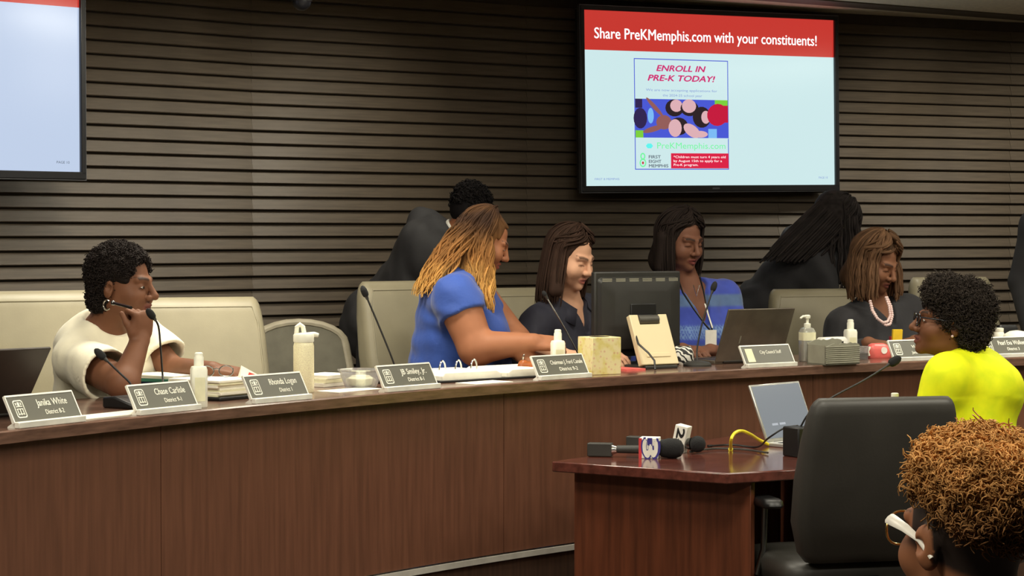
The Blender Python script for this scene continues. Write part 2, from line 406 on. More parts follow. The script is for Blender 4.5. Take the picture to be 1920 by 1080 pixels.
# ================================================================== televisions
def television(loc, yaw, roll, w, h, header, left, label):
    e = empty('television', loc, yaw, label, 'television', 'wall televisions')
    e.rotation_euler = (0, roll, yaw)
    bz = .022
    m = MB(); m.box((0, .03, 0), (w/2-.01, .03, h/2-.01)); m.build('housing', 'bezel_black', e, bevel=.008)
    m = MB()
    for cx, cz, hx, hz in ((0, h/2-bz/2, w/2, bz/2), (0, -h/2+bz*.7, w/2, bz*.7), (w/2-bz/2, 0, bz/2, h/2-bz*.9), (-w/2+bz/2, 0, bz/2, h/2-bz*.9)):
        m.box((cx, -.004, cz), (hx, .014, hz))
    m.build('bezel', 'bezel_black', e, bevel=.003)
    m = MB()
    for cx, cz, hx, hz in ((0, h/2+.002, w/2+.004, .002), (0, -h/2-.002, w/2+.004, .002), (w/2+.002, 0, .002, h/2), (-w/2-.002, 0, .002, h/2)):
        m.box((cx, .0, cz), (hx, .012, hz))
    m.build('edge_trim', 'bezel_edge', e)
    m = MB(); m.box((0, -.019, -h/2+bz*.7), (.022, .0012, .004)); m.build('maker_badge', 'bezel_edge', e)
    m = MB(); m.box((0, .14, 0), (.25, .085, .2)); m.build('wall_bracket', 'black_plastic', e)
    sw, sh = w-2*bz, h-bz*2.4
    z1 = h/2-bz; x0 = -sw/2
    scr = MB(); scr.add([(x0, -.002, z1-sh), (x0+sw, -.002, z1-sh), (x0+sw, -.002, z1), (x0, -.002, z1)], [(0, 1, 2, 3)])
    so = scr.build('screen', 'screen_left' if left else 'screen_white', e, smooth=0)
    lay = [0]
    def rect(name, u0, v0, u1, v1, mt):
        lay[0] += 1
        q = MB(); y = -.0026-.0001*lay[0]
        q.add([(x0+u0*sw, y, z1-v1*sh), (x0+u1*sw, y, z1-v1*sh), (x0+u1*sw, y, z1-v0*sh), (x0+u0*sw, y, z1-v0*sh)], [(0, 1, 2, 3)])
        return q.build(name, mt, so, smooth=0)
    def blob(name, u, v, ru, rv, mt, ang=0, n=18):
        lay[0] += 1; q = MB(); y = -.0026-.0001*lay[0]; vs = []
        for k in range(n):
            wq = 2*math.pi*k/n; a_, b_ = ru*sw*math.cos(wq), rv*sh*math.sin(wq)
            vs.append((x0+u*sw+a_*math.cos(ang)-b_*math.sin(ang), y, z1-v*sh+a_*math.sin(ang)+b_*math.cos(ang)))
        q.add(vs, [tuple(range(n))]); return q.build(name, mt, so, smooth=0)
    def txt(name, body, u0, u1, v, hgt, mt, bold=0, shear=0):
        lay[0] += 1
        me = text_mesh(body, Matrix.Translation((x0+u0*sw, -.0026-.0001*lay[0], z1-v*sh)), width=(u1-u0)*sw, height=hgt*sh, align='LEFT', bold=bold, shear=shear)
        return link(name, me, mt, so, smooth=0)
    rect('header_band', 0, 0, 1, .225, 'screen_red')
    txt('title_lettering', 'Share PreKMemphis.com', .042, .492, .158, .062, 'screen_text_white', bold=.016); txt('title_lettering', 'with your constituents!', .506, .928, .158, .062, 'screen_text_white', bold=.016)
    pu0, pu1 = (.19, .56)
    rect('poster_border', pu0, .265, pu1, .907, 'screen_blue'); rect('poster', pu0+.003, .270, pu1-.003, .902, 'screen_white')
    txt('poster_lettering', 'ENROLL IN', .277, .470, .335, .034, 'screen_magenta', bold=.03, shear=.25)
    txt('poster_lettering', 'PRE-K TODAY!', .243, .507, .392, .034, 'screen_magenta', bold=.03, shear=.25)
    txt('poster_small_lettering', 'We are now accepting applications for', .235, .515, .452, .014, 'screen_textblue')
    txt('poster_small_lettering', 'the 2024-25 school year', .30, .455, .482, .014, 'screen_textblue')
    # picture of children lying heads together on a coloured mat
    rect('picture', pu0+.003, .498, pu1-.003, .722, 'screen_blue')
    rect('picture_shape', pu0+.003, .498, pu0+.03, .55, 'screen_navy')
    rect('picture_shape', .505, .498, pu1-.003, .53, 'screen_lime'); rect('picture_shape', pu0+.003, .68, .223, .722, 'screen_lime')
    rect('picture_shape', .478, .668, .512, .722, 'screen_paleblue')
    blob('picture_shape', .212, .61, .026, .06, 'screen_navy'); blob('picture_shape', .252, .595, .012, .045, 'screen_paleblue')
    blob('picture_shape', .268, .545, .045, .013, 'screen_brown', -.75); blob('picture_shape', .262, .672, .042, .016, 'screen_brown', .25)
    blob('picture_shape', .303, .632, .03, .042, 'screen_brown')
    blob('picture_shape', .345, .548, .036, .05, 'screen_hair'); blob('picture_shape', .352, .535, .024, .036, 'screen_skin')
    blob('picture_shape', .404, .55, .036, .045, 'screen_hair'); blob('picture_shape', .402, .536, .028, .04, 'screen_skin')
    blob('picture_shape', .452, .6, .036, .062, 'screen_hair'); blob('picture_shape', .468, .6, .018, .038, 'screen_skin')
    blob('picture_shape', .515, .585, .042, .065, 'screen_shirt', .2); rect('picture_shape', .50, .53, pu1-.003, .63, 'screen_shirt')
    blob('picture_shape', .36, .655, .038, .052, 'screen_hair'); blob('picture_shape', .346, .665, .026, .052, 'screen_skin')
    blob('picture_shape', .412, .68, .036, .034, 'screen_skin', -.5); blob('picture_shape', .445, .7, .03, .02, 'screen_skin')
    rect('poster_lower_field', pu0+.003, .722, pu1-.003, .728, 'screen_white')
    txt('web_lettering', 'PreKMemphis.com', .275, .545, .785, .036, 'screen_green')
    blob('poster_arrow', .245, .77, .014, .016, 'screen_cyan', 0, 6)
    blob('emblem_shape', .219, .83, .010, .02, 'screen_green'); blob('emblem_shape', .219, .83, .005, .012, 'screen_white')
    blob('emblem_shape', .219, .868, .013, .025, 'screen_green'); blob('emblem_shape', .219, .868, .0085, .017, 'screen_white'); blob('emblem_shape', .219, .868, .004, .008, 'screen_red')
    for i, s_ in enumerate(('FIRST', 'EIGHT', 'MEMPHIS')):
        txt('emblem_lettering', s_, .242, .242+(.046, .048, .075)[i], .842+.026*i, .018, 'screen_grey', bold=.02)
    rect('note_field', .328, .812, pu1-.003, .9, 'screen_crimson')
    for i, (s_, u1) in enumerate((('*Children must turn 4 years old', .545), ('by August 15th to apply for a', .53), ('Pre-K program.', .435))):
        txt('note_lettering', s_, .338, u1, .84+.023*i, .014, 'screen_text_white')
    txt('footer_lettering', 'FIRST 8 MEMPHIS', .035, .128, .967, .012, 'screen_textblue')
    txt('page_lettering', 'PAGE 10', .93, .968, .962, .012, 'screen_grey' if left else 'screen_textblue')
    return e
tvc = P(1337, 190, 10.58)
television(tvc, math.radians(29.0), math.radians(-0.9), 1.575, .914, .225, False, 'wall television showing a full slide with red title bar beside dark slats')
_h = .914; _rt = P(157, 134, 8.5)
_ya = math.radians(41)
ltv = np.array([_rt[0]-1.575/2*math.cos(_ya), _rt[1]-1.575/2*math.sin(_ya), P(157, 337, 8.5)[2]+_h/2])
television(ltv, _ya, 0.0, 1.575, .914, .225, True, 'wall television cut off by the left edge of the picture')

# ================================================================== chairs
def dais_chair(px, py_top, depth, facing, label, style='leather', width=.25):
    pt = P(px, py_top, depth)
    top = pt[2]-DAIS_FLOOR
    f = np.array([math.cos(math.radians(facing)), math.sin(math.radians(facing))])
    base = np.array([pt[0]+f[0]*.30, pt[1]+f[1]*.30, DAIS_FLOOR])
    return office_chair(base, facing, top, label, 'beige_leather' if style == 'leather' else 'mesh', width)
def office_chair(base, facing, top, label, style, width=.25, arms=True, group=None):
    black = style == 'black_leather'
    e = empty('office_chair', base, math.radians(facing-90), label, 'chair', group)
    lean = .13
    def yb(z): return -.22-lean*(z-.5)/max(.3, top-.5)
    if style == 'mesh':
        m = MB(); pts = []
        hw = width-.012
        arc = [(-hw*1.02, .56), (-hw, .75), (-hw*.93, top-.1)]+[(-hw*.93*math.cos(w), top-.1+.09*math.sin(w)) for w in np.linspace(.25, math.pi-.25, 11)]+[(hw*.93, top-.1), (hw, .75), (hw*1.02, .56)]
        m.tube([(x, yb(z), z) for x, z in arc], .02, 10, flat=.8); m.build('back_frame', 'grey_frame', e)
        m = MB(); ins = [(x*.93, z-.005) for x, z in arc]
        m.prism(ins, -.012, .012, 'xz')
        for i, v in enumerate(m.v): v.y += yb(v.z)
        m.build('backrest', 'grey_mesh', e)
        m = MB(); m.box((0, yb(.62)+.03, .62), (.12, .02, .05)); m.build('lumbar_pad', 'black_plastic', e, bevel=.015)
        sm = 'grey_mesh'; fr = 'charcoal_plastic'
    else:
        lm = style
        m = MB(); secs = []
        for t, wx, dy in ((0, .80, .035), (.06, .90, .05), (.25, 1.0, .062), (.5, 1.02, .058), (.75, .99, .052), (.90, .95, .045), (.95, .925, .040), (.98, .89, .030), (1.0, .84, .014)):
            z = .50+(top-.50)*t; secs.append((0, yb(z), z, width*wx, dy, .04))
        m.loft(secs); m.build('backrest', lm, e, smooth=60)
        # raised seam of the padding on the front face
        m = MB(); zt = top-.035
        pth = [(-width*.8, yb(.56)+.055, .56), (-width*.9, yb(.8)+.055, .8), (-width*.86, yb(zt-.06)+.046, zt-.06), (-width*.78, yb(zt)+.04, zt),
               (width*.78, yb(zt)+.04, zt), (width*.86, yb(zt-.06)+.046, zt-.06), (width*.9, yb(.8)+.055, .8), (width*.8, yb(.56)+.055, .56)]
        m.tube(pth, .004, 6); m.build('seam', lm, e)
        sm = lm; fr = 'black_plastic'
    m = MB(); m.loft([(0, .02, .40, .21, .21, .06), (0, .02, .42, .235, .235, .07), (0, .02, .47, .24, .24, .07), (0, .02, .49, .225, .225, .07), (0, .02, .497, .19, .19, .07)])
    m.build('seat', sm, e, smooth=60)
    if arms:
        ax = .228 if black else .275; al = .085 if black else .13
        for s_ in (-1, 1):
            m = MB(); m.tube([(s_*.25, .06, .42), (s_*ax, .06, .5), (s_*ax, .05, .64)], .016 if not black else .010, 10); m.build('arm_post', fr if not black else 'dark_chrome', e)
            m = MB(); m.loft([(s_*ax, .03, .64, .03, al-.01, .028), (s_*ax, .03, .648, .034, al, .032), (s_*ax, .03, .662, .032, al-.005, .03), (s_*ax, .03, .668, .025, al-.02, .024)]); m.build('armrest', sm if style == 'beige_leather' else fr, e, smooth=60)
    m = MB(); m.cyl((0, 0, .09), (0, 0, .41), .028, n=16); m.box((0, 0, .39), (.09, .11, .012)); m.box((0, -.16, .44), (.04, .1, .012)); m.build('column', fr, e)
    for k in range(5):
        w = 2*math.pi*k/5+.3
        m = MB(); m.tube([(0, 0, .1), (.16*math.cos(w), .16*math.sin(w), .09), (.30*math.cos(w), .30*math.sin(w), .065)], [.03, .025, .018], 8, flat=.7)
        lg = m.build('base_leg', fr, e)
        m = MB(); cx, cy = .30*math.cos(w), .30*math.sin(w)
        m.cyl((cx-.012*math.sin(w), cy+.012*math.cos(w), .027), (cx+.012*math.sin(w), cy-.012*math.cos(w), .027), .027, n=14); m.build('caster', 'black_plastic', lg)
    return e
dais_chair(66, 546, 7.35, -62, 'beige leather chair behind the woman in the cream top, by the left edge', width=.25)
dais_chair(377, 558, 7.75, -72, 'empty beige leather chair right beside the woman in the cream top', width=.245)
dais_chair(562, 601, 8.45, -78, 'grey mesh chair with pale curved frame, behind the cream water bottle', 'mesh', .215)
dais_chair(773, 527, 8.55, -52, 'beige leather chair behind the woman in the plain blue dress', width=.25)
dais_chair(985, 540, 9.0, -60, 'beige leather chair behind the woman in the navy polo shirt', width=.24)
dais_chair(1528, 542, 9.75, -68, 'beige leather chair behind the clear pump bottle, below the braided figure', width=.23)
dais_chair(1790, 520, 10.1, -72, 'empty beige leather chair behind the head of the yellow-clad speaker', width=.235)

# ================================================================== speaker's table
TZ = 0.75
TA = np.array([.13, 6.775]); TB = np.array([.667, 6.43]); TC = np.array([.93, 6.565])
td = np.array([.62, .785]); TD = TC+1.05*td; TE = TA+1.33*td
table = empty('speaker_table', (TB[0], TB[1], 0), 0, 'reddish brown wooden table with solid end panel in front of the dais', 'table')
o2 = TB
m = MB(); m.prism([tuple(q-o2) for q in (TA, TB, TC, TD, TE)], TZ-.034, TZ, 'xy'); m.build('table_top', 'table_top_wood', table, bevel=.004)
pa = np.array([.205, 6.835]); pb = np.array([.748, 6.497]); e_ = (pb-pa)/np.linalg.norm(pb-pa); n_ = np.array([-e_[1], e_[0]])
def plank(name, p, q, th, z0, z1, mt):
    d_ = (q-p)/np.linalg.norm(q-p); nn = np.array([-d_[1], d_[0]])*th
    m = MB(); m.prism([tuple(w_-o2) for w_ in (p, q, q+nn, p+nn)], z0, z1, 'xy'); return m.build(name, mt, table, bevel=.002)
plank('end_panel', pa, pb, .03, 0.0, TZ-.034, 'table_wood')
plank('end_panel', TE+np.array([.03, -.02]), TD+np.array([-.08, .0]), -.03, 0, TZ-.034, 'table_wood')
plank('modesty_panel', pa+td*.03+n_*.0+e_*.02, TE+e_*.08-td*.06, -.02, .12, TZ-.034, 'table_wood')
m = MB(); m.prism([tuple(w_-o2) for w_ in (pa+n_*.002, pb+n_*.002-e_*.0, pb+n_*.02, pa+n_*.02)], TZ-.06, TZ-.034, 'xy'); m.build('apron', 'table_wood', table)
# black chair pushed up to the table, and the speaker's own chair
_cb = P(1652, 744, 6.2); _f = np.array([math.cos(math.radians(103)), math.sin(math.radians(103))])
office_chair((_cb[0]+_f[0]*.33, _cb[1]+_f[1]*.33, 0), 103, _cb[2], 'high-backed black leather chair seen from behind, in front of the yellow-clad speaker', 'black_leather', .245)
# ================================================================== sculpting with distance fields
def smin(a, b, k):
    if k <= 0: return np.minimum(a, b)
    h = np.maximum(k-np.abs(a-b), 0)/k
    return np.minimum(a, b)-h*h*k*.25
def vnoise(p, seed=0):
    """value noise on a lattice, -1..1"""
    i = np.floor(p).astype(np.int64); f = (p-i).astype(np.float32); f = f*f*(3-2*f)
    def hsh(x, y, z):
        n = (x*374761393+y*668265263+z*974634777+seed*362437) & 0x7fffffff
        n = ((n ^ (n >> 13))*1274126177) & 0x7fffffff
        n = n ^ (n >> 16)
        return (n & 0xffff).astype(np.float32)/32768.0-1
    r = 0
    for dx in (0, 1):
        wx = f[:, 0] if dx else 1-f[:, 0]
        for dy in (0, 1):
            wy = f[:, 1] if dy else 1-f[:, 1]
            for dz in (0, 1):
                wz = f[:, 2] if dz else 1-f[:, 2]
                r = r+wx*wy*wz*hsh(i[:, 0]+dx, i[:, 1]+dy, i[:, 2]+dz)
    return r
class SDF:
    def __init__(s): s.p = []; s.disp = None; s.slack = 0.0
    def cap(s, a, b, ra, rb=None, k=.02, op='u'): s.p.append(('cap', op, k, np.array(a, float), np.array(b, float), ra, ra if rb is None else rb)); return s
    def sph(s, c, r, k=.02, op='u'): return s.cap(c, np.array(c, float)+1e-5, r, r, k, op)
    def ell(s, c, r, R=np.eye(3), k=.02, op='u'): s.p.append(('ell', op, k, np.array(c, float), np.array(r, float), np.array(R, float))); return s
    def box(s, c, h, R=np.eye(3), rad=.01, k=.02, op='u'): s.p.append(('box', op, k, np.array(c, float), np.array(h, float), np.array(R, float), rad)); return s
    def plane(s, n, c, k=.0): s.p.append(('pl', 'i', k, np.array(n, float)/np.linalg.norm(n), np.array(c, float))); return s
    def bounds(s):
        lo = np.full(3, 1e9); hi = -lo
        for q in s.p:
            if q[1] != 'u': continue
            if q[0] == 'cap':
                r = max(q[5], q[6])
                for e in (q[3], q[4]): lo = np.minimum(lo, e-r); hi = np.maximum(hi, e+r)
            elif q[0] == 'ell':
                ext = np.sqrt(((q[5]*q[4][None, :])**2).sum(1)); lo = np.minimum(lo, q[3]-ext); hi = np.maximum(hi, q[3]+ext)
            elif q[0] == 'box':
                ext = np.abs(q[5]) @ q[4]; lo = np.minimum(lo, q[3]-ext); hi = np.maximum(hi, q[3]+ext)
        for q in s.p:
            if q[0] == 'pl':
                for ax in range(3):
                    n = q[3]
                    if abs(n[ax]) > .999:
                        if n[ax] > 0: hi[ax] = min(hi[ax], q[4][ax])
                        else: lo[ax] = max(lo[ax], q[4][ax])
        return lo, hi
    def ev(s, X, sub=None):
        X = X.astype(np.float32); d = np.full(len(X), 1e3, np.float32)
        for q in (s.p if sub is None else sub):
            t, op, k = q[0], q[1], q[2]
            if t == 'cap':
                a = q[3].astype(np.float32); ba = (q[4]-q[3]).astype(np.float32); pa = X-a
                h = np.clip(pa @ ba/max(1e-12, float(ba @ ba)), 0, 1)
                w = pa-h[:, None]*ba
                e = np.sqrt(np.einsum('ij,ij->i', w, w))-(q[5]+(q[6]-q[5])*h)
            elif t == 'ell':
                l = (X-q[3].astype(np.float32)) @ q[5].astype(np.float32)
                r = q[4].astype(np.float32)
                k0 = np.sqrt(((l/r)**2).sum(1)); k1 = np.sqrt(((l/(r*r))**2).sum(1))+1e-9
                e = k0*(k0-1)/k1
                e = np.where(k0 < 1e-3, -float(r.min()), e)
            elif t == 'box':
                l = np.abs((X-q[3].astype(np.float32)) @ q[5].astype(np.float32))-(q[4]-q[6]).astype(np.float32)
                e = np.sqrt((np.maximum(l, 0)**2).sum(1))+np.minimum(l.max(1), 0)-q[6]
            elif t == 'pl':
                e = (X-q[4].astype(np.float32)) @ q[3].astype(np.float32)
            if op == 'u': d = smin(d, e, k)
            elif op == 's': d = -smin(-d, e, k)
            else: d = -smin(-d, -e, k)
        if s.disp is not None: d = d+s.disp(X)
        return d
    def single(s, q, X):
        t = SDF(); t.p = [(q[0], 'u', 0.0)+tuple(q[3:])]; return t.ev(X)
    def ev_blocks(s, lo, idx, off, res, Rr):
        """field on all fine lattice points of the active cells, leaving out far primitives block by block"""
        key = idx//3; key = (key[:, 0]*4096+key[:, 1])*4096+key[:, 2]; order = np.argsort(key, kind='stable'); ks = key[order]
        cut = np.concatenate([[0], np.nonzero(np.diff(ks))[0]+1, [len(ks)]]); cs = res*Rr
        cen = []; rad = []
        for a, b in zip(cut[:-1], cut[1:]):
            i = idx[order[a:b]]; mn, mx = i.min(0), i.max(0)+1; cen.append(lo+(mn+mx)*.5*cs); rad.append(np.linalg.norm((mx-mn)*cs)*.5)
        cen = np.array(cen); rad = np.array(rad)
        use = []
        for q in s.p:
            if q[0] == 'pl': use.append(np.ones(len(cen), bool)); continue
            use.append(s.single(q, cen)-1.35*rad < q[2]+cs+s.slack+.012)
        out = np.empty((len(idx), len(off)), np.float32)
        for g, (a, b) in enumerate(zip(cut[:-1], cut[1:])):
            o = order[a:b]; pts = ((idx[o][:, None, :]*Rr+off[None]).reshape(-1, 3)*res+lo)
            out[o] = s.ev(pts, [q for q, u in zip(s.p, use) if u[g]]).reshape(len(o), -1)
        return out
def nets(S, res, Rr=4):
    lo, hi = S.bounds(); lo = lo-3*res-S.slack; hi = hi+3*res+S.slack
    cs = res*Rr; n = np.ceil((hi-lo)/cs).astype(int)+1
    gi = np.stack(np.meshgrid(*[np.arange(k) for k in n], indexing='ij'), -1).reshape(-1, 3)
    d = np.concatenate([S.ev(lo+(c+.5)*cs) for c in np.array_split(gi, max(1, len(gi)//200000))])
    idx = gi[np.abs(d) < cs*1.12+S.slack]
    g = np.arange(Rr+1); off = np.stack(np.meshgrid(g, g, g, indexing='ij'), -1).reshape(-1, 3)
    Vv = S.ev_blocks(lo, idx, off, res, Rr).reshape(-1, Rr+1, Rr+1, Rr+1)
    Vv = np.where(Vv == 0, 1e-7, Vv)
    cor = [(x, y, z) for x in (0, 1) for y in (0, 1) for z in (0, 1)]
    C = np.stack([Vv[:, x:x+Rr, y:y+Rr, z:z+Rr] for x, y, z in cor], -1)
    neg = (C < 0).sum(-1); act = (neg > 0) & (neg < 8)
    b, i, j, k = np.nonzero(act); vals = C[b, i, j, k]
    gc = idx[b]*Rr+np.stack([i, j, k], 1)
    acc = np.zeros((len(b), 3)); cnt = np.zeros(len(b))
    for e0 in range(8):
        for e1 in range(e0+1, 8):
            df = np.abs(np.array(cor[e0])-np.array(cor[e1]))
            if df.sum() != 1: continue
            va, vb = vals[:, e0], vals[:, e1]; m = (va < 0) != (vb < 0)
            t = np.where(m, va/np.where(m, va-vb, 1), 0)
            p = np.array(cor[e0])+t[:, None]*(np.array(cor[e1])-np.array(cor[e0]))
            acc += p*m[:, None]; cnt += m
    verts = (gc+acc/cnt[:, None])*res+lo
    N1, N2 = int(n[1]*Rr+4), int(n[2]*Rr+4)
    key = lambda q: ((q[:, 0]+1)*N1+(q[:, 1]+1))*N2+(q[:, 2]+1)
    ks = key(gc); order = np.argsort(ks); sk = ks[order]
    def look(q):
        kk = key(q); p = np.searchsorted(sk, kk); p = np.clip(p, 0, len(sk)-1)
        return np.where(sk[p] == kk, order[p], -1)
    faces = []
    for ax in range(3):
        v0 = Vv[:, :Rr, :Rr, :Rr]
        sl = [slice(0, Rr)]*3; sl[ax] = slice(1, Rr+1)
        v1 = Vv[:, sl[0], sl[1], sl[2]]
        b2, i2, j2, k2 = np.nonzero((v0 < 0) != (v1 < 0))
        inside = v0[b2, i2, j2, k2] < 0
        g0 = idx[b2]*Rr+np.stack([i2, j2, k2], 1)
        a1, a2 = (ax+1) % 3, (ax+2) % 3
        e1 = np.zeros(3, int); e1[a1] = 1; e2 = np.zeros(3, int); e2[a2] = 1
        q = np.stack([look(g0-e1-e2), look(g0-e2), look(g0), look(g0-e1)], 1)
        q[~inside] = q[~inside][:, ::-1]
        faces.append(q[(q >= 0).all(1)])
    return verts, np.concatenate(faces)
def mesh_np(name, verts, faces, cols=None):
    me = bpy.data.meshes.new(name); nv, nf = len(verts), len(faces); w = faces.shape[1]
    me.vertices.add(nv); me.vertices.foreach_set('co', np.asarray(verts, 'f').ravel())
    me.loops.add(nf*w); me.loops.foreach_set('vertex_index', np.asarray(faces, 'i').ravel())
    me.polygons.add(nf); me.polygons.foreach_set('loop_start', np.arange(0, nf*w, w, dtype='i')); me.polygons.foreach_set('loop_total', np.full(nf, w, 'i'))
    me.polygons.foreach_set('use_smooth', np.ones(nf, bool))
    me.update(calc_edges=True)
    if cols is not None:
        at = me.attributes.new('Col', 'FLOAT_COLOR', 'POINT'); c = np.ones((nv, 4), 'f'); c[:, :3] = cols; at.data.foreach_set('color', c.ravel())
    return me
def sdf_obj(name, S, res, material, parent=None, origin=(0, 0, 0), colf=None, smooth=0):
    v, f = nets(S, res)
    if smooth:
        for _ in range(smooth):
            acc = np.zeros_like(v); cn = np.zeros(len(v))
            for k in range(4):
                a, b = f[:, k], f[:, (k+1) % 4]
                np.add.at(acc, a, v[b]); np.add.at(cn, a, 1); np.add.at(acc, b, v[a]); np.add.at(cn, b, 1)
            v = v*.5+.5*acc/np.maximum(cn, 1)[:, None]
    cols = colf(v) if colf else None
    me = mesh_np(name, v-np.array(origin), f, cols)
    o = link(name, me, material, parent, smooth=0)
    if parent is None: o.location = V(origin)
    return o, v, f
def normals_np(v, f):
    n = np.cross(v[f[:, 2]]-v[f[:, 0]], v[f[:, 3]]-v[f[:, 1]]); vn = np.zeros_like(v)
    for k in range(4): np.add.at(vn, f[:, k], n)
    return vn/np.maximum(np.linalg.norm(vn, axis=1), 1e-12)[:, None]
def tubes_np(paths, radii, sides=4):
    """many tubes at once: paths (n, m, 3), radii (n, m)"""
    n, m, _ = paths.shape
    T = np.gradient(paths, axis=1); T /= np.maximum(np.linalg.norm(T, axis=2, keepdims=True), 1e-9)
    ref = np.random.RandomState(3).normal(size=(n, 1, 3)); ref = np.broadcast_to(ref, T.shape)
    A = np.cross(T, ref); A /= np.maximum(np.linalg.norm(A, axis=2, keepdims=True), 1e-6); B = np.cross(T, A)
    vs = []
    for s_ in range(sides):
        w = 2*math.pi*s_/sides; vs.append(paths+radii[..., None]*(A*math.cos(w)+B*math.sin(w)))
    verts = np.stack(vs, 2).reshape(-1, 3)
    base = (np.arange(n)[:, None, None]*m+np.arange(m-1)[None, :, None])*sides
    k = np.arange(sides)[None, None, :]; k2 = (k+1) % sides
    faces = np.stack([base+k, base+k2, base+sides+k2, base+sides+k], -1).reshape(-1, 4)
    return verts, faces
# ------------------------------------------------------------------ body kit
def Rz(a): c, s = math.cos(a), math.sin(a); return np.array([[c, -s, 0], [s, c, 0], [0, 0, 1.0]])
def Rx(a): c, s = math.cos(a), math.sin(a); return np.array([[1.0, 0, 0], [0, c, -s], [0, s, c]])
def Ry(a): c, s = math.cos(a), math.sin(a); return np.array([[c, 0, s], [0, 1.0, 0], [-s, 0, c]])
def frame(facing, nod=0, tilt=0):
    """local y = where it faces (0 = picture right, -90 = towards the camera), z up; nod > 0 looks down"""
    return Rz(math.radians(facing-90)) @ Rx(-math.radians(nod)) @ Ry(math.radians(tilt))
def head_sdf(S, c, R, sc=1.0, nose=1.0, lip=1.0, jaw=1.0, cheek=1.0):
    L = lambda x, y, z: c+R @ (np.array([x, y, z])*sc)
    E = lambda p, r, k, RR=R, op='u': S.ell(L(*p), np.array(r)*sc, RR, k*sc, op)
    E((0, -.015, .035), (.074, .095, .088), 0)
    E((0, .028, -.022), (.063, .063, .078), .02)
    E((0, .034, -.072), (.050*jaw, .052, .034), .022)
    S.sph(L(0, .078, -.094), .017*sc, .022*sc)
    for s_ in (-1, 1):
        S.sph(L(s_*.037, .058, -.03), .030*sc*cheek, .022*sc)
        S.cap(L(s_*.012, .086, .024), L(s_*.044, .072, .026), .011*sc, .010*sc, .014*sc)
    for s_ in (-1, 1): S.sph(L(s_*.032, .106, .005), .021*sc, .012*sc, 's')
    for s_ in (-1, 1): S.ell(L(s_*.031, .073, .004), np.array((.0165, .0145, .0125))*sc, R, .004*sc)
    S.cap(L(0, .091, .016), L(0, .111*(.9+.1*nose), -.024), .007*sc, .0115*sc, .010*sc)
    S.sph(L(0, .112*(.9+.1*nose), -.027), .0105*sc, .008*sc)
    for s_ in (-1, 1): S.sph(L(s_*.0125*nose, .101, -.031), .0095*sc, .007*sc)
    for s_ in (-1, 1):
        S.cap(L(s_*.021, .084, -.060), L(s_*.004, .096, -.0565), .0045*sc, .0062*sc*lip, .006*sc)
        S.cap(L(s_*.018, .085, -.0665), L(s_*.002, .094, -.0695), .0045*sc, .0068*sc*lip, .006*sc)
    S.cap(L(-.02, .1, -.0625), L(.02, .1, -.0625), .0035*sc, .0035*sc, .004*sc, 's')
    for s_ in (-1, 1):
        RE = R @ Rz(math.radians(-22*s_)) @ Rx(math.radians(-8))
        S.ell(L(s_*.077, -.014, -.006), np.array((.0105, .019, .032))*sc, RE, .006*sc)
        S.sph(L(s_*.091, -.008, -.004), .0125*sc, .005*sc, 's')
    return L
def face_colour(c, R, sc, skin, lips, brow, mouth_open=0, scalp=None, scalp_fn=None, nail=None):
    skin, lips, brow = np.array(skin), np.array(lips), np.array(brow)
    def fn(v):
        q = ((v-c) @ R)/sc
        col = np.tile(skin, (len(v), 1)).astype(float)
        col *= (1+.06*vnoise(v*45, 5)[:, None])
        front = (q[:, 1] > .06) & (np.abs(q[:, 0]) < .07) & (q[:, 2] > -.12) & (q[:, 2] < .07)
        lz = -.0625-.002*np.cos(q[:, 0]*90)
        m = np.clip(1.25-np.sqrt((q[:, 0]/.0235)**2+((q[:, 2]-lz)/.0125)**2), 0, .5)*2*front*(q[:, 1] > .078)
        col = col*(1-m[:, None])+lips*m[:, None]
        m = np.clip(1-np.abs(q[:, 2]+.0625)/.003, 0, 1)*(np.abs(q[:, 0]) < .021)*front*(q[:, 1] > .075)
        col = col*(1-.75*m[:, None])
        bx = np.abs(q[:, 0]); bz = .0275+.004*np.sin((bx-.012)/.036*math.pi*.75)
        m = np.clip(1.5-np.abs(q[:, 2]-bz)/.0048, 0, 1)*(bx > .011)*(bx < .051)*front
        col = col*(1-.85*m[:, None])+brow*.85*m[:, None]
        for s_ in (-1, 1):   # lash line along the lid
            ex = (q[:, 0]-s_*.031)
            m = np.clip(1.2-np.abs(q[:, 2]-(.0005-ex*ex*14))/.0026, 0, 1)*(np.abs(ex) < .0155)*front
            col = col*(1-.8*m[:, None])+brow*.4*m[:, None]
        if scalp_fn is not None:
            m = scalp_fn(q)[:, None]; col = col*(1-m)+np.array(scalp)*m
        return col
    return fn
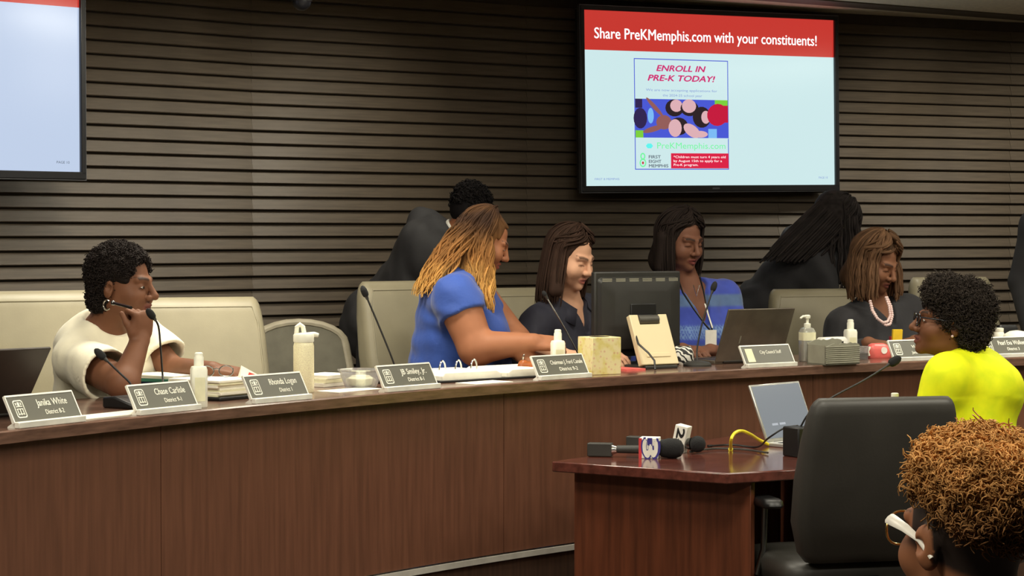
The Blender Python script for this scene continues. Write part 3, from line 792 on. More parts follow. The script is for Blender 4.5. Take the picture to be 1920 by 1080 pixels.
def eyes(parent, origin, L, R, sc, look=(0, 0), open_=.0045, iris='iris_dark'):
    """eye openings: almond sclera patch with an iris, each on the ball behind the lids"""
    for s_ in (-1, 1):
        def pt(u, w, r): # on the lid ellipsoid
            x, z = u, w
            yy = math.sqrt(max(0, 1-(x/.0165)**2-(z/.0125)**2))*.0145
            return L(s_*.031+x, .073+yy+r, .004+z)-origin
        m = MB(); vs = []; fs = []; nu, nw = 10, 4
        for i in range(nu+1):
            u = -.0125+.025*i/nu; hw = open_*(1-(u/.0128)**2)
            for j in range(nw+1): vs.append(pt(u, -.0012+(-1+2*j/nw)*hw, .0009))
        for i in range(nu):
            for j in range(nw): a = i*(nw+1)+j; fs.append((a, a+1, a+nw+2, a+nw+1))
        m.add(vs, fs); eo = m.build('eye', 'sclera', parent, smooth=180)
        m = MB(); vs = []; n = 14; ri = min(.0052, 9)
        for k in range(n):
            w = 2*math.pi*k/n; z = max(-open_, min(open_, ri*math.sin(w)+look[1])); x = ri*math.cos(w)+look[0]
            vs.append(pt(x, -.0012+z, .0024))
        m.add(vs, [tuple(range(n))]); m.build('iris', iris, eo, smooth=0)
def hand_sdf(S, wrist, R, side=1, curl=(20, 25, 15), spread=4, thumb=(.55, .75, -.35), k=.006, sc=1.0, tb=None):
    """wrist point; R columns: x across the palm, y along the fingers, z out of the back of the hand; side=+1 thumb at +x"""
    L = lambda x, y, z: wrist+R @ (np.array([x, y, z])*sc)
    S.ell(L(0, .045, 0), np.array((.040, .055, .0165))*sc, R, .02)
    S.cap(L(-.026, .03, 0), L(-.028, .08, 0), .013*sc, .0115*sc, .01); S.cap(L(.026, .03, 0), L(.028, .082, 0), .014*sc, .012*sc, .01)
    for i, (x, ln) in enumerate(((-.030, .78), (-.010, .95), (.011, 1.0), (.031, .92))):
        x = x*side
        p = np.array([x, .083, 0.0]); ang = 0.0; sp = math.radians(spread)*(x/.03)
        for j, (l, r0, r1) in enumerate(((.043, .0092, .0085), (.027, .0083, .0076), (.021, .0076, .0062))):
            ang += math.radians(curl[j] if not isinstance(curl[j], (list, tuple)) else curl[j][i])
            dv = np.array([math.sin(sp)*math.cos(ang), math.cos(ang)*math.cos(sp), -math.sin(ang)])*l*ln
            S.cap(L(*p), L(*(p+dv)), r0*sc, r1*sc, k); p = p+dv
    t0 = np.array([side*.030, .022, -.006]); td_ = np.array([side*thumb[0], thumb[1], thumb[2]]); td_ = td_/np.linalg.norm(td_)
    t1 = t0+td_*.040; S.cap(L(*t0), L(*t1), .0135*sc, .0105*sc, .012)
    t2d = td_ if tb is None else np.array([side*tb[0], tb[1], tb[2]])/np.linalg.norm(tb)
    S.cap(L(*t1), L(*(t1+t2d*.032)), .0102*sc, .008*sc, k)
def handframe(d, back):
    """finger direction and back-of-hand direction -> frame"""
    y = np.array(d, float); y /= np.linalg.norm(y); z = np.array(back, float); z -= y*(z @ y); z /= np.linalg.norm(z)
    return np.stack([np.cross(y, z), y, z], 1)
class Torso:
    def __init__(s, pelvis, neck, facing, sw=.185, cd=.105, ww=.13, wd=.105, hw=.165, drop=.055, roll=0):
        s.p, s.n = np.array(pelvis, float), np.array(neck, float); u = s.n-s.p; s.T = np.linalg.norm(u); s.u = u/s.T
        f = np.array([math.cos(math.radians(facing)), math.sin(math.radians(facing)), 0]); f -= s.u*(f @ s.u); s.f = f/np.linalg.norm(f)
        s.r = np.cross(s.f, s.u); s.R = np.stack([s.r, s.f, s.u], 1)
        s.sw, s.cd, s.ww, s.wd, s.hw = sw, cd, ww, wd, hw
        s.sh = {sd: s.n+s.r*sd*sw-s.u*drop for sd in (-1, 1)}
    def at(s, t, x, y): return s.p+s.u*s.T*t+s.r*x+s.f*y
    def add(s, S, inf=0.0, bust=0.0, belly=0.0, hump=0.0, low=True, k0=.03):
        S.ell(s.at(.70, 0, 0), (s.sw*.84+inf, s.cd+inf, s.T*.34+inf), s.R, k0)
        S.ell(s.at(.86, 0, -.012), (s.sw*.80+inf, s.cd*.66+inf, s.T*.14+inf), s.R, .06)
        S.ell(s.at(.36, 0, .005+belly*.5), (s.ww+inf, s.wd+inf+belly*.5, s.T*.33+inf), s.R, .09)
        if low: S.ell(s.at(.03, 0, 0), (s.hw+inf, s.wd*1.12+inf, s.T*.24+inf), s.R, .09)
        for sd in (-1, 1):
            S.cap(s.at(.98, sd*.035, -.015), s.sh[sd]-s.r*sd*.012-s.u*.012, .042+inf, .052+inf, .05)
            if bust: S.sph(s.at(.63, sd*.078, s.cd*.62), bust+inf, .045)
        if hump: S.ell(s.at(.80, 0, -s.cd*.55), (s.sw*.7, hump, s.T*.2), s.R, .06)
def limb(S, a, b, c, r0, r1, r2, k=.03, inf=0.0):
    S.cap(a, b, r0+inf, r1+inf, k); S.cap(b, c, r1*.98+inf, r2+inf, k*.6)
def sleeve(S, a, e, r0, r1, wall=.009, hollow=True):
    """open sleeve: hollow cone from the shoulder, cut square at the hem"""
    a, e = np.array(a, float), np.array(e, float); d = e-a; ln = np.linalg.norm(d); d /= ln
    z = d; x = np.cross(z, [0.3, .5, .8]); x /= np.linalg.norm(x); y = np.cross(z, x); R = np.stack([x, y, z], 1)
    S.cap(a, e+d*.06, r0, r1+(r1-r0)*.06/ln, .0)
    if hollow: S.cap(e-d*.05, e+d*.09, r1-wall-.006, r1-wall, .003, 's')
    S.box(e+d*.16, (.24, .24, .16), R, .001, .003, 's')
def folds(amp, scale=(22, 22, 9), seed=1):
    sc_ = np.array(scale)
    return lambda X: (amp*vnoise(X*sc_, seed)+amp*.4*vnoise(X*sc_*2.3, seed+3)).astype(np.float32)
def fold_lines(amp, d, freq, seed=2):
    d = np.array(d, float)/np.linalg.norm(d)
    return lambda X: (amp*np.sin((X @ d)*freq+2.2*vnoise(X*np.array((9, 9, 9.)), seed))*(.5+.5*vnoise(X*7., seed+1))).astype(np.float32)
def seated_legs(S, T, floor, knee_fwd=.44, inf=0.0, spread=.10, f=None):
    f = T.f*np.array([1, 1, 0]) if f is None else np.array(f, float); f = f/np.linalg.norm(f); r = np.cross(f, [0, 0, 1.0])
    seat = T.p[2]-.02
    for sd in (-1, 1):
        h = T.p+r*sd*.085; k = np.array([h[0], h[1], seat])+f*knee_fwd+r*sd*(spread-.085)
        S.cap(h, k, .085+inf, .062+inf, .05); an = np.array([k[0], k[1], floor+.09])-f*.02
        S.cap(k, an, .060+inf, .045+inf, .03)
def shoes(parent, origin, T, floor, knee_fwd=.44, spread=.10, f=None, mt='black_leather'):
    f = T.f*np.array([1, 1, 0]) if f is None else np.array(f, float); f = f/np.linalg.norm(f); r = np.cross(f, [0, 0, 1.0])
    for sd in (-1, 1):
        a = T.p+r*sd*spread+f*(knee_fwd-.03); a = np.array([a[0], a[1], floor])
        S = SDF(); S.ell(a+f*.06+np.array([0, 0, .035]), (.043, .125, .035), np.stack([r, f, np.array([0, 0, 1.])], 1), 0).cap(a+np.array([0, 0, .045]), a+np.array([0, 0, .1]), .042, .045, .03).plane((0, 0, -1), (0, 0, floor))
        sdf_obj('shoe', S, .012, mt, parent, origin)
# ------------------------------------------------------------------ hair kit
def cap_hair(S, L, R, sc, th=.012, front=.115, fz=-.03, fr=.105, low=None):
    front, fz, fr = .112, .002, .117
    S.ell(L(0, -.017, .037), np.array((.074+th, .095+th, .088+th))*sc, R, 0)
    S.sph(L(0, front+.03, fz), fr*sc, .012, 's')
def curl_hair(name, parent, origin, v, f, n, size, tube, mt, colf=None, keep=None, seed=1, lift=.3, segs=11, turns=1.4, sides=3):
    """tight curls standing on a hair surface, merged into one part"""
    rs = np.random.RandomState(seed); nn = normals_np(v, f); ids = np.arange(len(v))
    if keep is not None: ids = ids[keep(v)]
    ids = rs.choice(ids, n, replace=n > len(ids)); p0 = v[ids]+rs.normal(scale=size*.15, size=(n, 3)); N = nn[ids]
    rv = rs.normal(size=(n, 3)); A = np.cross(N, rv); A /= np.linalg.norm(A, axis=1, keepdims=True); B = np.cross(N, A)
    t = np.linspace(0, 1, segs)[None, :, None]; ph = rs.uniform(0, 6.28, (n, 1, 1)); sz = size*rs.uniform(.6, 1.25, (n, 1, 1))
    w = ph+t*turns*2*math.pi
    ax = (N[:, None]*rs.uniform(lift*.4, lift*1.5, (n, 1, 1))+A[:, None]*rs.uniform(-.8, .8, (n, 1, 1)))
    paths = p0[:, None]+ax*t*sz*2+(A[:, None]*np.cos(w)*.5+(B[:, None]*.75+N[:, None]*.55)*np.sin(w)*.5)*sz
    rad = tube*(1-.55*np.abs(2*t[..., 0]-1)**3)*np.ones((n, 1))
    vv, ff = tubes_np(paths, rad, sides)
    cols = colf(vv) if colf else None
    return link(name, mesh_np(name, vv-origin, ff, cols), mt, parent, smooth=0)
def strand_hair(name, parent, origin, L, R, sc, n, zend, face=62, part=.0, th=(.006, .022), rad=.004, wave=(0, 30), mt='hair_vcol',
                ramp=None, seed=1, m=22, fall=(0, 0), spread=.0, back_only=False, theta_end=1.75, sides=4, jit=.004, maxphi=180, taper=.25, zj=.03, inward=0.0, phis=None, sweep=0.0):
    """locks that follow the skull from the parting and then hang down to zend(phi) in the world"""
    rs = np.random.RandomState(seed); P_ = []; TT = []
    for i in range(n):
        while True:
            phi = rs.uniform(-180, 180)
            if abs(phi) >= face and (phis is None or phis[0] <= phi <= phis[1]): break
        ph0 = ph = math.radians(phi); swp = rs.rand() < sweep
        if swp:
            sg = rs.choice((-1, 1)) if phis is None else (1 if phis[1] > 0 else -1); ph0 = math.radians(sg*rs.uniform(2, face)); ph = math.radians(sg*rs.uniform(face+2, face+45)); phi = math.degrees(ph)
        t = th[0]+(th[1]-th[0])*rs.rand(); ze = zend(phi) + rs.uniform(-zj, zj)
        a = np.array((.074+t, .095+t, .088+t)); C = np.array((0, -.017, .037)); pts = []
        st = rs.uniform(0, .25) if not (swp and rs.rand() < .55) else rs.uniform(.45, .98)
        for q in np.linspace(st, theta_end, m//2):
            s2 = min(1, (q-st)/(1.4-st)); s2 = s2*s2*(3-2*s2); pq = ph0+(ph-ph0)*s2
            x = a[0]*math.sin(q)*math.sin(pq)+part*(1-math.sin(min(q, 1.57))); y = a[1]*math.sin(q)*math.cos(pq); z = a[2]*math.cos(q)
            pts.append(L(*(C+np.array((x, y, z)))))
        last = pts[-1]; out = last-L(*C); out[2] = 0; out /= max(1e-6, np.linalg.norm(out))
        k = m-len(pts); H = max(.02, last[2]-ze)
        w0 = rs.uniform(0, 6.28)
        for q in np.linspace(0, 1, k+1)[1:]:
            p = last+np.array([fall[0], fall[1], -1.0])*H*q+out*(spread*math.sin(q*2.2)-inward*q)
            pts.append(p)
        pts = np.array(pts)
        if wave[0]:
            s_ = np.concatenate([[0], np.cumsum(np.linalg.norm(np.diff(pts, axis=0), axis=1))]); amp = wave[0]*np.clip((s_-.06)/.12, 0, 1)
            side = np.cross(out, [0, 0, 1.0])
            pts = pts+amp[:, None]*(np.sin(s_*wave[1]+w0)[:, None]*side+np.cos(s_*wave[1]*.9+w0)[:, None]*out*.6)
        pts += rs.normal(scale=jit, size=(1, 3))
        P_.append(pts); TT.append(np.linspace(0, 1, m))
    P_ = np.array(P_); t = np.linspace(0, 1, m)[None]; r = rad*(1-(1-taper)*np.clip((t-.75)/.25, 0, 1)**2)*rs.uniform(.7, 1.3, (n, 1))
    vv, ff = tubes_np(P_, np.broadcast_to(r, (n, m)), sides)
    tone = np.repeat(rs.uniform(.7, 1.3, n), m*sides)[:, None]
    cols = ramp(vv, tone) if ramp else None
    return link(name, mesh_np(name, vv-origin, ff, cols), mt, parent, smooth=0)
# ================================================================== people
def c3(r, g, b): return np.array(lin(r, g, b)[:3])
vcol('skin', .55, .22, sss=0.0); vcol('hair_vcol', .75, .12); vcol('cloth_vcol', .8, .2, sheen=.2)
mat('sclera', (225, 215, 205), .3); mat('iris_dark', (30, 20, 16), .2)
mat('cream_cloth', (238, 231, 206), .85, var=(8, .03), bump=(60, .25, .003), sheen=.2)
mat('black_suit', (37, 36, 38), .8, bump=(90, .2, .002)); mat('black_knit', (40, 39, 42), .85, bump=(90, .3, .002), sheen=.1)
mat('navy_cotton', (36, 36, 50), .8, bump=(70, .3, .003)); mat('royal_blue', (40, 74, 156), .75, var=(6, .06), bump=(50, .35, .004), sheen=.2)
mat('yellow_knit', (239, 255, 0), .8, bump=(60, .2, .002)); mat('white_shirt', (235, 232, 222), .8)
mat('dark_trousers', (32, 31, 36), .85); mat('pearl_pink', (236, 206, 200), .3, coat=.4); mat('glasses_black', (18, 18, 24), .25)
mat('glasses_white', (238, 232, 220), .35); mat('gold', (214, 180, 110), .25, metal=1); mat('silver', (215, 212, 205), .2, metal=1)
mat('lens', (210, 215, 220), .05, trans=1.0, alpha=.25); mat('audience_cloth', (40, 38, 42), .85)
DARKHAIR = c3(34, 28, 26)
def plain(c, seed=9, amt=.25, sc_=120): return lambda v: np.tile(c, (len(v), 1))*(1+amt*vnoise(v*sc_, seed)[:, None])
def new_person(label, S, res, origin, colf, group=None):
    o, v, f = sdf_obj('person', S, res, 'skin', None, origin, colf)
    tag(o, label, 'person', group); return o
def neck(S, L, nb, r0=.054, r1=.060, k=.03): S.cap(L(0, -.022, -.055), nb, r0, r1, k)

# ---- woman in the cream top, chin on her fist
def woman_cream():
    c = P(231, 537, 6.75); R = frame(-16, 3, 0); S = SDF(); L = head_sdf(S, c, R, 1.0, nose=1.25, lip=1.15)
    nb = P(200, 612, 6.80); pel = np.array([P(176, 800, 6.95)[0], 6.98, .735])
    T = Torso(pel, nb, -22, sw=.165, cd=.125, ww=.16, wd=.135, hw=.18)
    org = np.array([pel[0], pel[1], DAIS_FLOOR])
    neck(S, L, nb+np.array([0, 0, .0]), .056, .066)
    T.add(S, -.014, low=False)
    er = P(232, 728, 6.40); er[2] = DT+.048; wr = P(262, 640, 6.50)
    el = P(322, 692, 6.85); wl = P(398, 694, 6.62)
    limb(S, T.sh[1], er, wr, .058, .048, .030, .03); limb(S, T.sh[-1], el, wl, .056, .042, .028, .03)
    hand_sdf(S, wr, handframe((.12, .02, 1.0), (.75, -.65, .1)), side=-1, curl=(78, 88, 60), thumb=(.35, .8, -.4), sc=.98)
    hand_sdf(S, wl, handframe((1.0, -.25, -.1), (0, -.25, 1)), side=1, curl=(28, 30, 18), spread=7, thumb=(.6, .7, -.5), sc=.95)
    skin = c3(116, 77, 56)
    o = new_person('woman in a loose cream top and hoop earring resting her chin on her fist', S, .0036, org, face_colour(c, R, 1, skin, c3(112, 62, 54), c3(36, 26, 22)))
    eyes(o, org, L, R, 1.0, look=(.002, 0), open_=.004)
    # top
    S = SDF(); d = er-T.sh[1]; d /= np.linalg.norm(d); e1 = T.sh[1]+d*.235
    sleeve(S, T.sh[1]+np.array([-.005, 0, -.005]), e1, .072, .090, .011)
    d2 = el-T.sh[-1]; d2 /= np.linalg.norm(d2); e2 = T.sh[-1]+d2*.19
    S2 = SDF(); sleeve(S2, T.sh[-1], e2, .070, .086, .011)
    T.add(S, .018, bust=.082, belly=.02, hump=.09, k0=.05)
    S.ell(nb+np.array([.012, -.012, .035]), (.098, .085, .052), frame(-30, 22), .012, 's'); S.sph(c+np.array([.0, .0, -.07]), .085, .012, 's')
    fl_ = fold_lines(.005, (-.4, -.3, .8), 60); f2 = folds(.003)
    S.disp = lambda X: fl_(X)+f2(X); S.slack = .01; S2.disp = S.disp; S2.slack = .01
    sdf_obj('blouse', S, .006, 'cream_cloth', o, org); sdf_obj('sleeve', S2, .006, 'cream_cloth', o, org)
    S = SDF(); S.ell(T.at(.03, 0, 0), (.185, .15, .13), T.R, 0); seated_legs(S, T, DAIS_FLOOR); sdf_obj('trousers', S, .014, 'dark_trousers', o, org); shoes(o, org, T, DAIS_FLOOR)
    # short natural hair
    S = SDF(); S.ell(L(0, -.020, .045), (.090, .110, .099), R, 0); S.sph(L(0, .150, .004), .116, .012, 's')
    S.ell(L(0, -.06, -.04), (.066, .058, .07), R, .03)
    for s_ in (-1, 1): S.ell(L(s_*.092, .022, -.035), (.040, .06, .062), R, .012, 's')
    S.disp = lambda X: (.004*vnoise(X*70, 4)).astype(np.float32); S.slack = .006
    h, v, f = sdf_obj('hair', S, .006, 'hair_vcol', o, org, plain(DARKHAIR*.9))
    keep = lambda vv: (lambda q: (q[:, 2] > -.08) & ~((q[:, 1] > .0) & (q[:, 2] < .035)))((vv-c) @ R)
    cu = curl_hair('hair_curls', o, org, v, f, 3200, .0085, .0017, 'hair_vcol', plain(DARKHAIR*1.25, 3, .35), keep, 2)
    # hoop earring and the pen in her hand
    q = L(.086, -.012, -.045)-org; m = MB()
    m.tube([q+R @ np.array([0, .013*math.cos(w), -.013+.016*math.sin(w)]) for w in np.linspace(.9, 5.6, 16)], .0028, 8); m.build('earring', 'silver', o)
    m = MB(); a = P(212, 568, 6.5)-org; b = P(246, 577, 6.42)-org; m.cyl(a, b, .005, n=10); m.sphere(a, .008, 8); po = m.build('pen', 'dark_chrome', o)
    return o
woman_cream()

# ---- woman in the blue dress with long ombre hair
def woman_blue():
    c = P(908, 453, 8.0); R = frame(6, 26, 0); S = SDF(); L = head_sdf(S, c, R, .94, nose=1.1, lip=1.2, cheek=1.1)
    nb = P(868, 512, 8.02); pel = np.array([P(838, 800, 8.1)[0], 8.12, .77])
    T = Torso(pel, nb, -2, sw=.19, cd=.15, ww=.185, wd=.165, hw=.22, drop=.075)
    org = np.array([pel[0], pel[1], DAIS_FLOOR])
    neck(S, L, nb, .054, .07); T.add(S, -.012, low=False)
    er = P(893, 652, 7.80); wr = P(1000, 642, 7.72); el = P(965, 640, 8.05); wl = P(985, 668, 7.75)
    limb(S, T.sh[1], er, wr, .082, .068, .034, .035); limb(S, T.sh[-1], el, wl, .085, .062, .034, .035)
    hand_sdf(S, wr, handframe((1, -.05, -.05), (.1, -.6, .8)), side=-1, curl=(35, 45, 30), thumb=(.5, .8, -.5), sc=.95)
    hand_sdf(S, wl, handframe((1, -.2, -.2), (0, -.3, 1)), side=1, curl=(20, 25, 15), sc=.95)
    skin = c3(158, 105, 76)
    o = new_person('woman in a blue cap-sleeved dress with long brown-to-blond wavy hair', S, .0040, org, face_colour(c, R, .94, skin, c3(150, 80, 74), c3(44, 30, 24)))
    eyes(o, org, L, R, 1.0, look=(0, -.002), open_=.0026)
    S = SDF(); d = er-T.sh[1]; d /= np.linalg.norm(d); e1 = T.sh[1]+d*.055
    sleeve(S, T.sh[1]-d*.02, e1, .090, .094, .007, False)
    e2 = T.sh[-1]; S.sph(e2, .095, .01)
    T.add(S, .012, bust=.105, belly=.05, k0=.06)
    S.sph(nb+T.f*.045+T.u*.05, .088, .012, 's')
    fl_ = fold_lines(.0045, (.35, 0, 1), 75, 4); f2 = folds(.003, seed=6)
    S.disp = lambda X: fl_(X)+f2(X); S.slack = .01
    sdf_obj('dress', S, .0075, 'royal_blue', o, org)
    S = SDF(); S.ell(T.at(.02, 0, 0), (.225, .185, .14), T.R, 0); seated_legs(S, T, DAIS_FLOOR, inf=.02); sdf_obj('skirt', S, .014, 'royal_blue', o, org); shoes(o, org, T, DAIS_FLOOR)
    top, mid, end = c3(60, 42, 32), c3(150, 104, 58), c3(222, 172, 96)
    def ramp(v, tone=1.0):
        t = np.clip((1.555-v[:, 2])/.30, 0, 1)[:, None]; t = np.clip(t+.10*vnoise(v*22, 8)[:, None], 0, 1)
        a = np.clip(t/.5, 0, 1); b = np.clip((t-.5)/.5, 0, 1)
        return (top*(1-a)+mid*a)*(1-b)+end*b if np.isscalar(tone) else ((top*(1-a)+mid*a)*(1-b)+end*b)*tone
    S = SDF(); cap_hair(S, L, R, .94, .006, .118, -.035, .105)
    # body of the long hair hanging over the back and shoulder
    b0 = L(0, -.075, .01); S.cap(b0, P(842, 490, 8.0), .06, .06, .05); S.cap(P(842, 490, 8.0), P(812, 535, 8.0), .062, .03, .05)
    S.cap(L(.045, -.06, -.02), P(886, 505, 7.92), .03, .015, .04)
    S.disp = lambda X: (.004*np.sin(X[:, 0]*260+6*vnoise(X*np.array((8, 8, 14.)), 3))).astype(np.float32); S.slack = .006
    sdf_obj('hair', S, .0055, 'hair_vcol', o, org, lambda v: ramp(v))
    strand_hair('hair_locks', o, org, L, R, 1, 380, lambda p: P(900, 575, 8)[2] if p > 0 else P(900, 545, 8)[2], face=72, part=.0, th=(.004, .016), rad=.0042, sweep=.0,
                wave=(.010, 48), ramp=ramp, seed=5, m=30, fall=(.0, 0), spread=.022, theta_end=1.65, phis=(78, 150))
    strand_hair('hair_locks', o, org, L, R, 1, 230, lambda p: P(800, 540, 8)[2], face=48, th=(.004, .018), rad=.0042, wave=(.010, 44), ramp=ramp, seed=6, m=30, fall=(-.55, -.02), spread=.03, theta_end=1.5, phis=(110, 180))
    strand_hair('hair_locks', o, org, L, R, 1, 120, lambda p: P(800, 520, 8)[2], face=48, th=(.004, .016), rad=.0042, wave=(.010, 44), ramp=ramp, seed=7, m=26, fall=(-.3, .05), spread=.03, theta_end=1.5, phis=(-180, -60))
    m = MB(); q = wl-org; dd = V(handframe((1, -.2, -.2), (0, -.3, 1))[:, 1])
    a = dd.orthogonal().normalized(); b = dd.cross(a)
    m.tube([V(q)+dd*.0+(a*math.cos(w)+b*math.sin(w))*.036 for w in np.linspace(0, 6.3, 20)], .005, 8); m.build('bracelet', 'silver', o)
    return o
woman_blue()

# ---- man in a black suit bending behind her
def man_suit():
    c = P(884, 403, 9.0); R = frame(52, 24, 0); S = SDF(); L = head_sdf(S, c, R, 1.0)
    nb = P(846, 452, 9.0); pel = P(712, 618, 9.15); T = Torso(pel, nb, 36, sw=.19, cd=.13, ww=.16, wd=.12, hw=.16)
    org = np.array([pel[0], pel[1], DAIS_FLOOR])
    neck(S, L, nb, .058, .065); T.add(S, -.015, low=False)
    el = T.sh[-1]+np.array([.10, .10, -.24]); wl = el+np.array([.16, -.02, -.16]); er = T.sh[1]+np.array([.02, .0, -.27]); wr = er+np.array([.20, -.05, -.12])
    limb(S, T.sh[1], er, wr, .05, .042, .03); limb(S, T.sh[-1], el, wl, .05, .042, .03)
    hand_sdf(S, wr, handframe((1, 0, -.5), (0, -.2, 1)), side=-1); hand_sdf(S, wl, handframe((1, 0, -.5), (0, -.2, 1)), side=1)
    o = new_person('man in a black suit bending forward behind the woman in the plain blue dress', S, .005, org, face_colour(c, R, 1, c3(150, 98, 70), c3(120, 66, 58), c3(30, 24, 22)))
    S = SDF(); limb(S, T.sh[1], er, wr+(er-wr)*.12, .066, .06, .045); limb(S, T.sh[-1], el, wl+(el-wl)*.12, .066, .06, .045)
    T.add(S, .022, hump=.10, k0=.05); S.cap(P(772, 450, 9.0), P(828, 452, 8.98), .058, .05, .06); S.ell(T.at(.02, 0, 0), (.19, .15, .16), T.R, .08); S.sph(nb+T.u*.075+T.f*.03, .082, .012, 's')
    fl_ = fold_lines(.009, (.8, 0, .35), 48, 7); f2 = folds(.006, (14, 14, 6)); S.disp = lambda X: fl_(X)+f2(X); S.slack = .015
    sdf_obj('suit_jacket', S, .009, 'black_suit', o, org)
    m = MB(); a = V(nb-org)+V(T.u)*.048
    m.tube([a+V(T.r)*math.cos(w)*.068+V(T.f)*math.sin(w)*.06+V(T.u)*.004 for w in np.linspace(0, 6.29, 26)], .016, 8, flat=.5); m.build('shirt_collar', 'white_shirt', o)
    S = SDF()
    for sd in (-1, 1):
        h = T.p+np.array([0, .09*sd, .0]); S.cap(h, np.array([h[0]-.03, h[1], DAIS_FLOOR+.08]), .10, .062, .05)
    sdf_obj('trousers', S, .012, 'black_suit', o, org)
    for sd in (-1, 1):
        a = T.p+np.array([.03, .09*sd, 0]); S = SDF(); S.ell((a[0]+.03, a[1], DAIS_FLOOR+.04), (.13, .045, .04), np.eye(3), 0).plane((0, 0, -1), (0, 0, DAIS_FLOOR)); sdf_obj('shoe', S, .012, 'black_leather', o, org)
    S = SDF(); S.ell(L(0, -.02, .045), (.078, .100, .094), R, 0); S.sph(L(0, .15, -.03), .105, .015, 's')
    S.ell(L(0, -.065, -.01), (.056, .04, .05), R, .03)
    for s_ in (-1, 1): S.ell(L(s_*.09, .0, -.045), (.045, .062, .065), R, .012, 's')
    h, v, f = sdf_obj('hair', S, .006, 'hair_vcol', o, org, plain(c3(24, 21, 22)))
    curl_hair('hair_curls', o, org, v, f, 900, .011, .0026, 'hair_vcol', plain(c3(28, 25, 25), 3, .35), lambda vv: (((vv-c) @ R)[:, 2] > .005), 3)
man_suit()

# ---- woman in the navy polo shirt
def woman_navy():
    c = P(1069, 484, 8.4); R = frame(-38, 20, 0); S = SDF(); L = head_sdf(S, c, R, 1.0, nose=.9, lip=.9, cheek=1.12, jaw=1.05)
    nb = P(1064, 572, 8.45); pel = np.array([P(1035, 800, 8.55)[0], 8.58, .73])
    T = Torso(pel, nb, -42, sw=.185, cd=.12, ww=.15, wd=.13, hw=.175)
    org = np.array([pel[0], pel[1], DAIS_FLOOR])
    neck(S, L, nb, .050, .060); T.add(S, -.012, low=False)
    er = P(985, 650, 8.25); wr = P(1055, 665, 8.02); wr[2] = max(wr[2], DT+.03); el = T.sh[-1]+np.array([.12, -.05, -.26]); wl = P(1130, 664, 8.1); wl[2] = max(wl[2], DT+.03)
    limb(S, T.sh[1], er, wr, .052, .044, .028); limb(S, T.sh[-1], el, wl, .052, .044, .028)
    hand_sdf(S, wr, handframe((1, -.3, -.05), (0, -.2, 1)), side=-1, curl=(25, 30, 20), sc=.92); hand_sdf(S, wl, handframe((.6, -.8, -.05), (0, -.2, 1)), side=1, sc=.92)
    o = new_person('woman in a dark navy polo shirt with long straight brown hair, eyes lowered', S, .0038, org, face_colour(c, R, 1, c3(214, 164, 134), c3(186, 112, 100), c3(70, 48, 36)))
    S = SDF()
    for sd, e_2 in ((1, er), (-1, el)):
        d = e_2-T.sh[sd]; d /= np.linalg.norm(d); e1 = T.sh[sd]+d*.2; S.cap(T.sh[sd], e1, .066, .068, .0)
    T.add(S, .014, bust=.08, belly=.02, k0=.05); S.sph(nb+T.u*.055+T.f*.01, .074, .010, 's'); S.cap(nb+T.f*.075+T.u*.05, nb+T.f*.112-T.u*.075, .05, .012, .01, 's')
    f2 = folds(.0045, seed=12); S.disp = lambda X: f2(X); S.slack = .008
    sdf_obj('polo_shirt', S, .007, 'navy_cotton', o, org)
    # folded collar
    for sd in (-1, 1):
        m = MB(); pts = []
        for t in np.linspace(0, 1, 8):
            w = math.pi*(.5+.02)-t*math.pi*.84; rr = .066
            base = nb+T.u*(.062-.050*t*t)+T.r*sd*rr*math.cos(w)*1.0-T.f*rr*math.sin(w)*(1.0+.25*t)+T.f*.012
            outw = (T.r*sd*math.cos(w)-T.f*math.sin(w))
            pts.append((base, base+outw*.040+T.r*sd*.02*t-T.u*(.030+.025*t)))
        vs = [q-org for a, b in pts for q in (a, b)]; m.add(vs, [(2*i, 2*i+1, 2*i+3, 2*i+2) for i in range(7)])
        co = m.build('collar', 'navy_cotton', o, smooth=60); md = co.modifiers.new('solid', 'SOLIDIFY'); md.thickness = .004
    S = SDF(); S.ell(T.at(.03, 0, 0), (.18, .14, .13), T.R, 0); seated_legs(S, T, DAIS_FLOOR); sdf_obj('trousers', S, .014, 'dark_trousers', o, org); shoes(o, org, T, DAIS_FLOOR)
    hc = c3(58, 42, 34)
    ramp = lambda v, tone=1.0: np.tile(hc, (len(v), 1))*(1+.25*vnoise(v*np.array((160, 160, 12.)), 4)[:, None])*tone
    S = SDF(); cap_hair(S, L, R, 1, .005, .112, -.04, .112); S.cap(L(0, -.06, .0), P(1037, 545, 8.55), .06, .05, .05)
    S.cap(L(.068, -.01, -.01), P(1042, 545, 8.33), .028, .03, .03)
    sdf_obj('hair', S, .0055, 'hair_vcol', o, org, lambda v: ramp(v))
    strand_hair('hair_locks', o, org, L, R, 1, 420, lambda p: P(1000, 560, 8.4)[2] if p > 0 else P(1000, 548, 8.4)[2], face=66, part=-.02, th=(.004, .013), rad=.0036, ramp=ramp, sweep=.35, seed=11, m=24, fall=(-.12, .03), spread=.012, theta_end=1.62)
woman_navy()

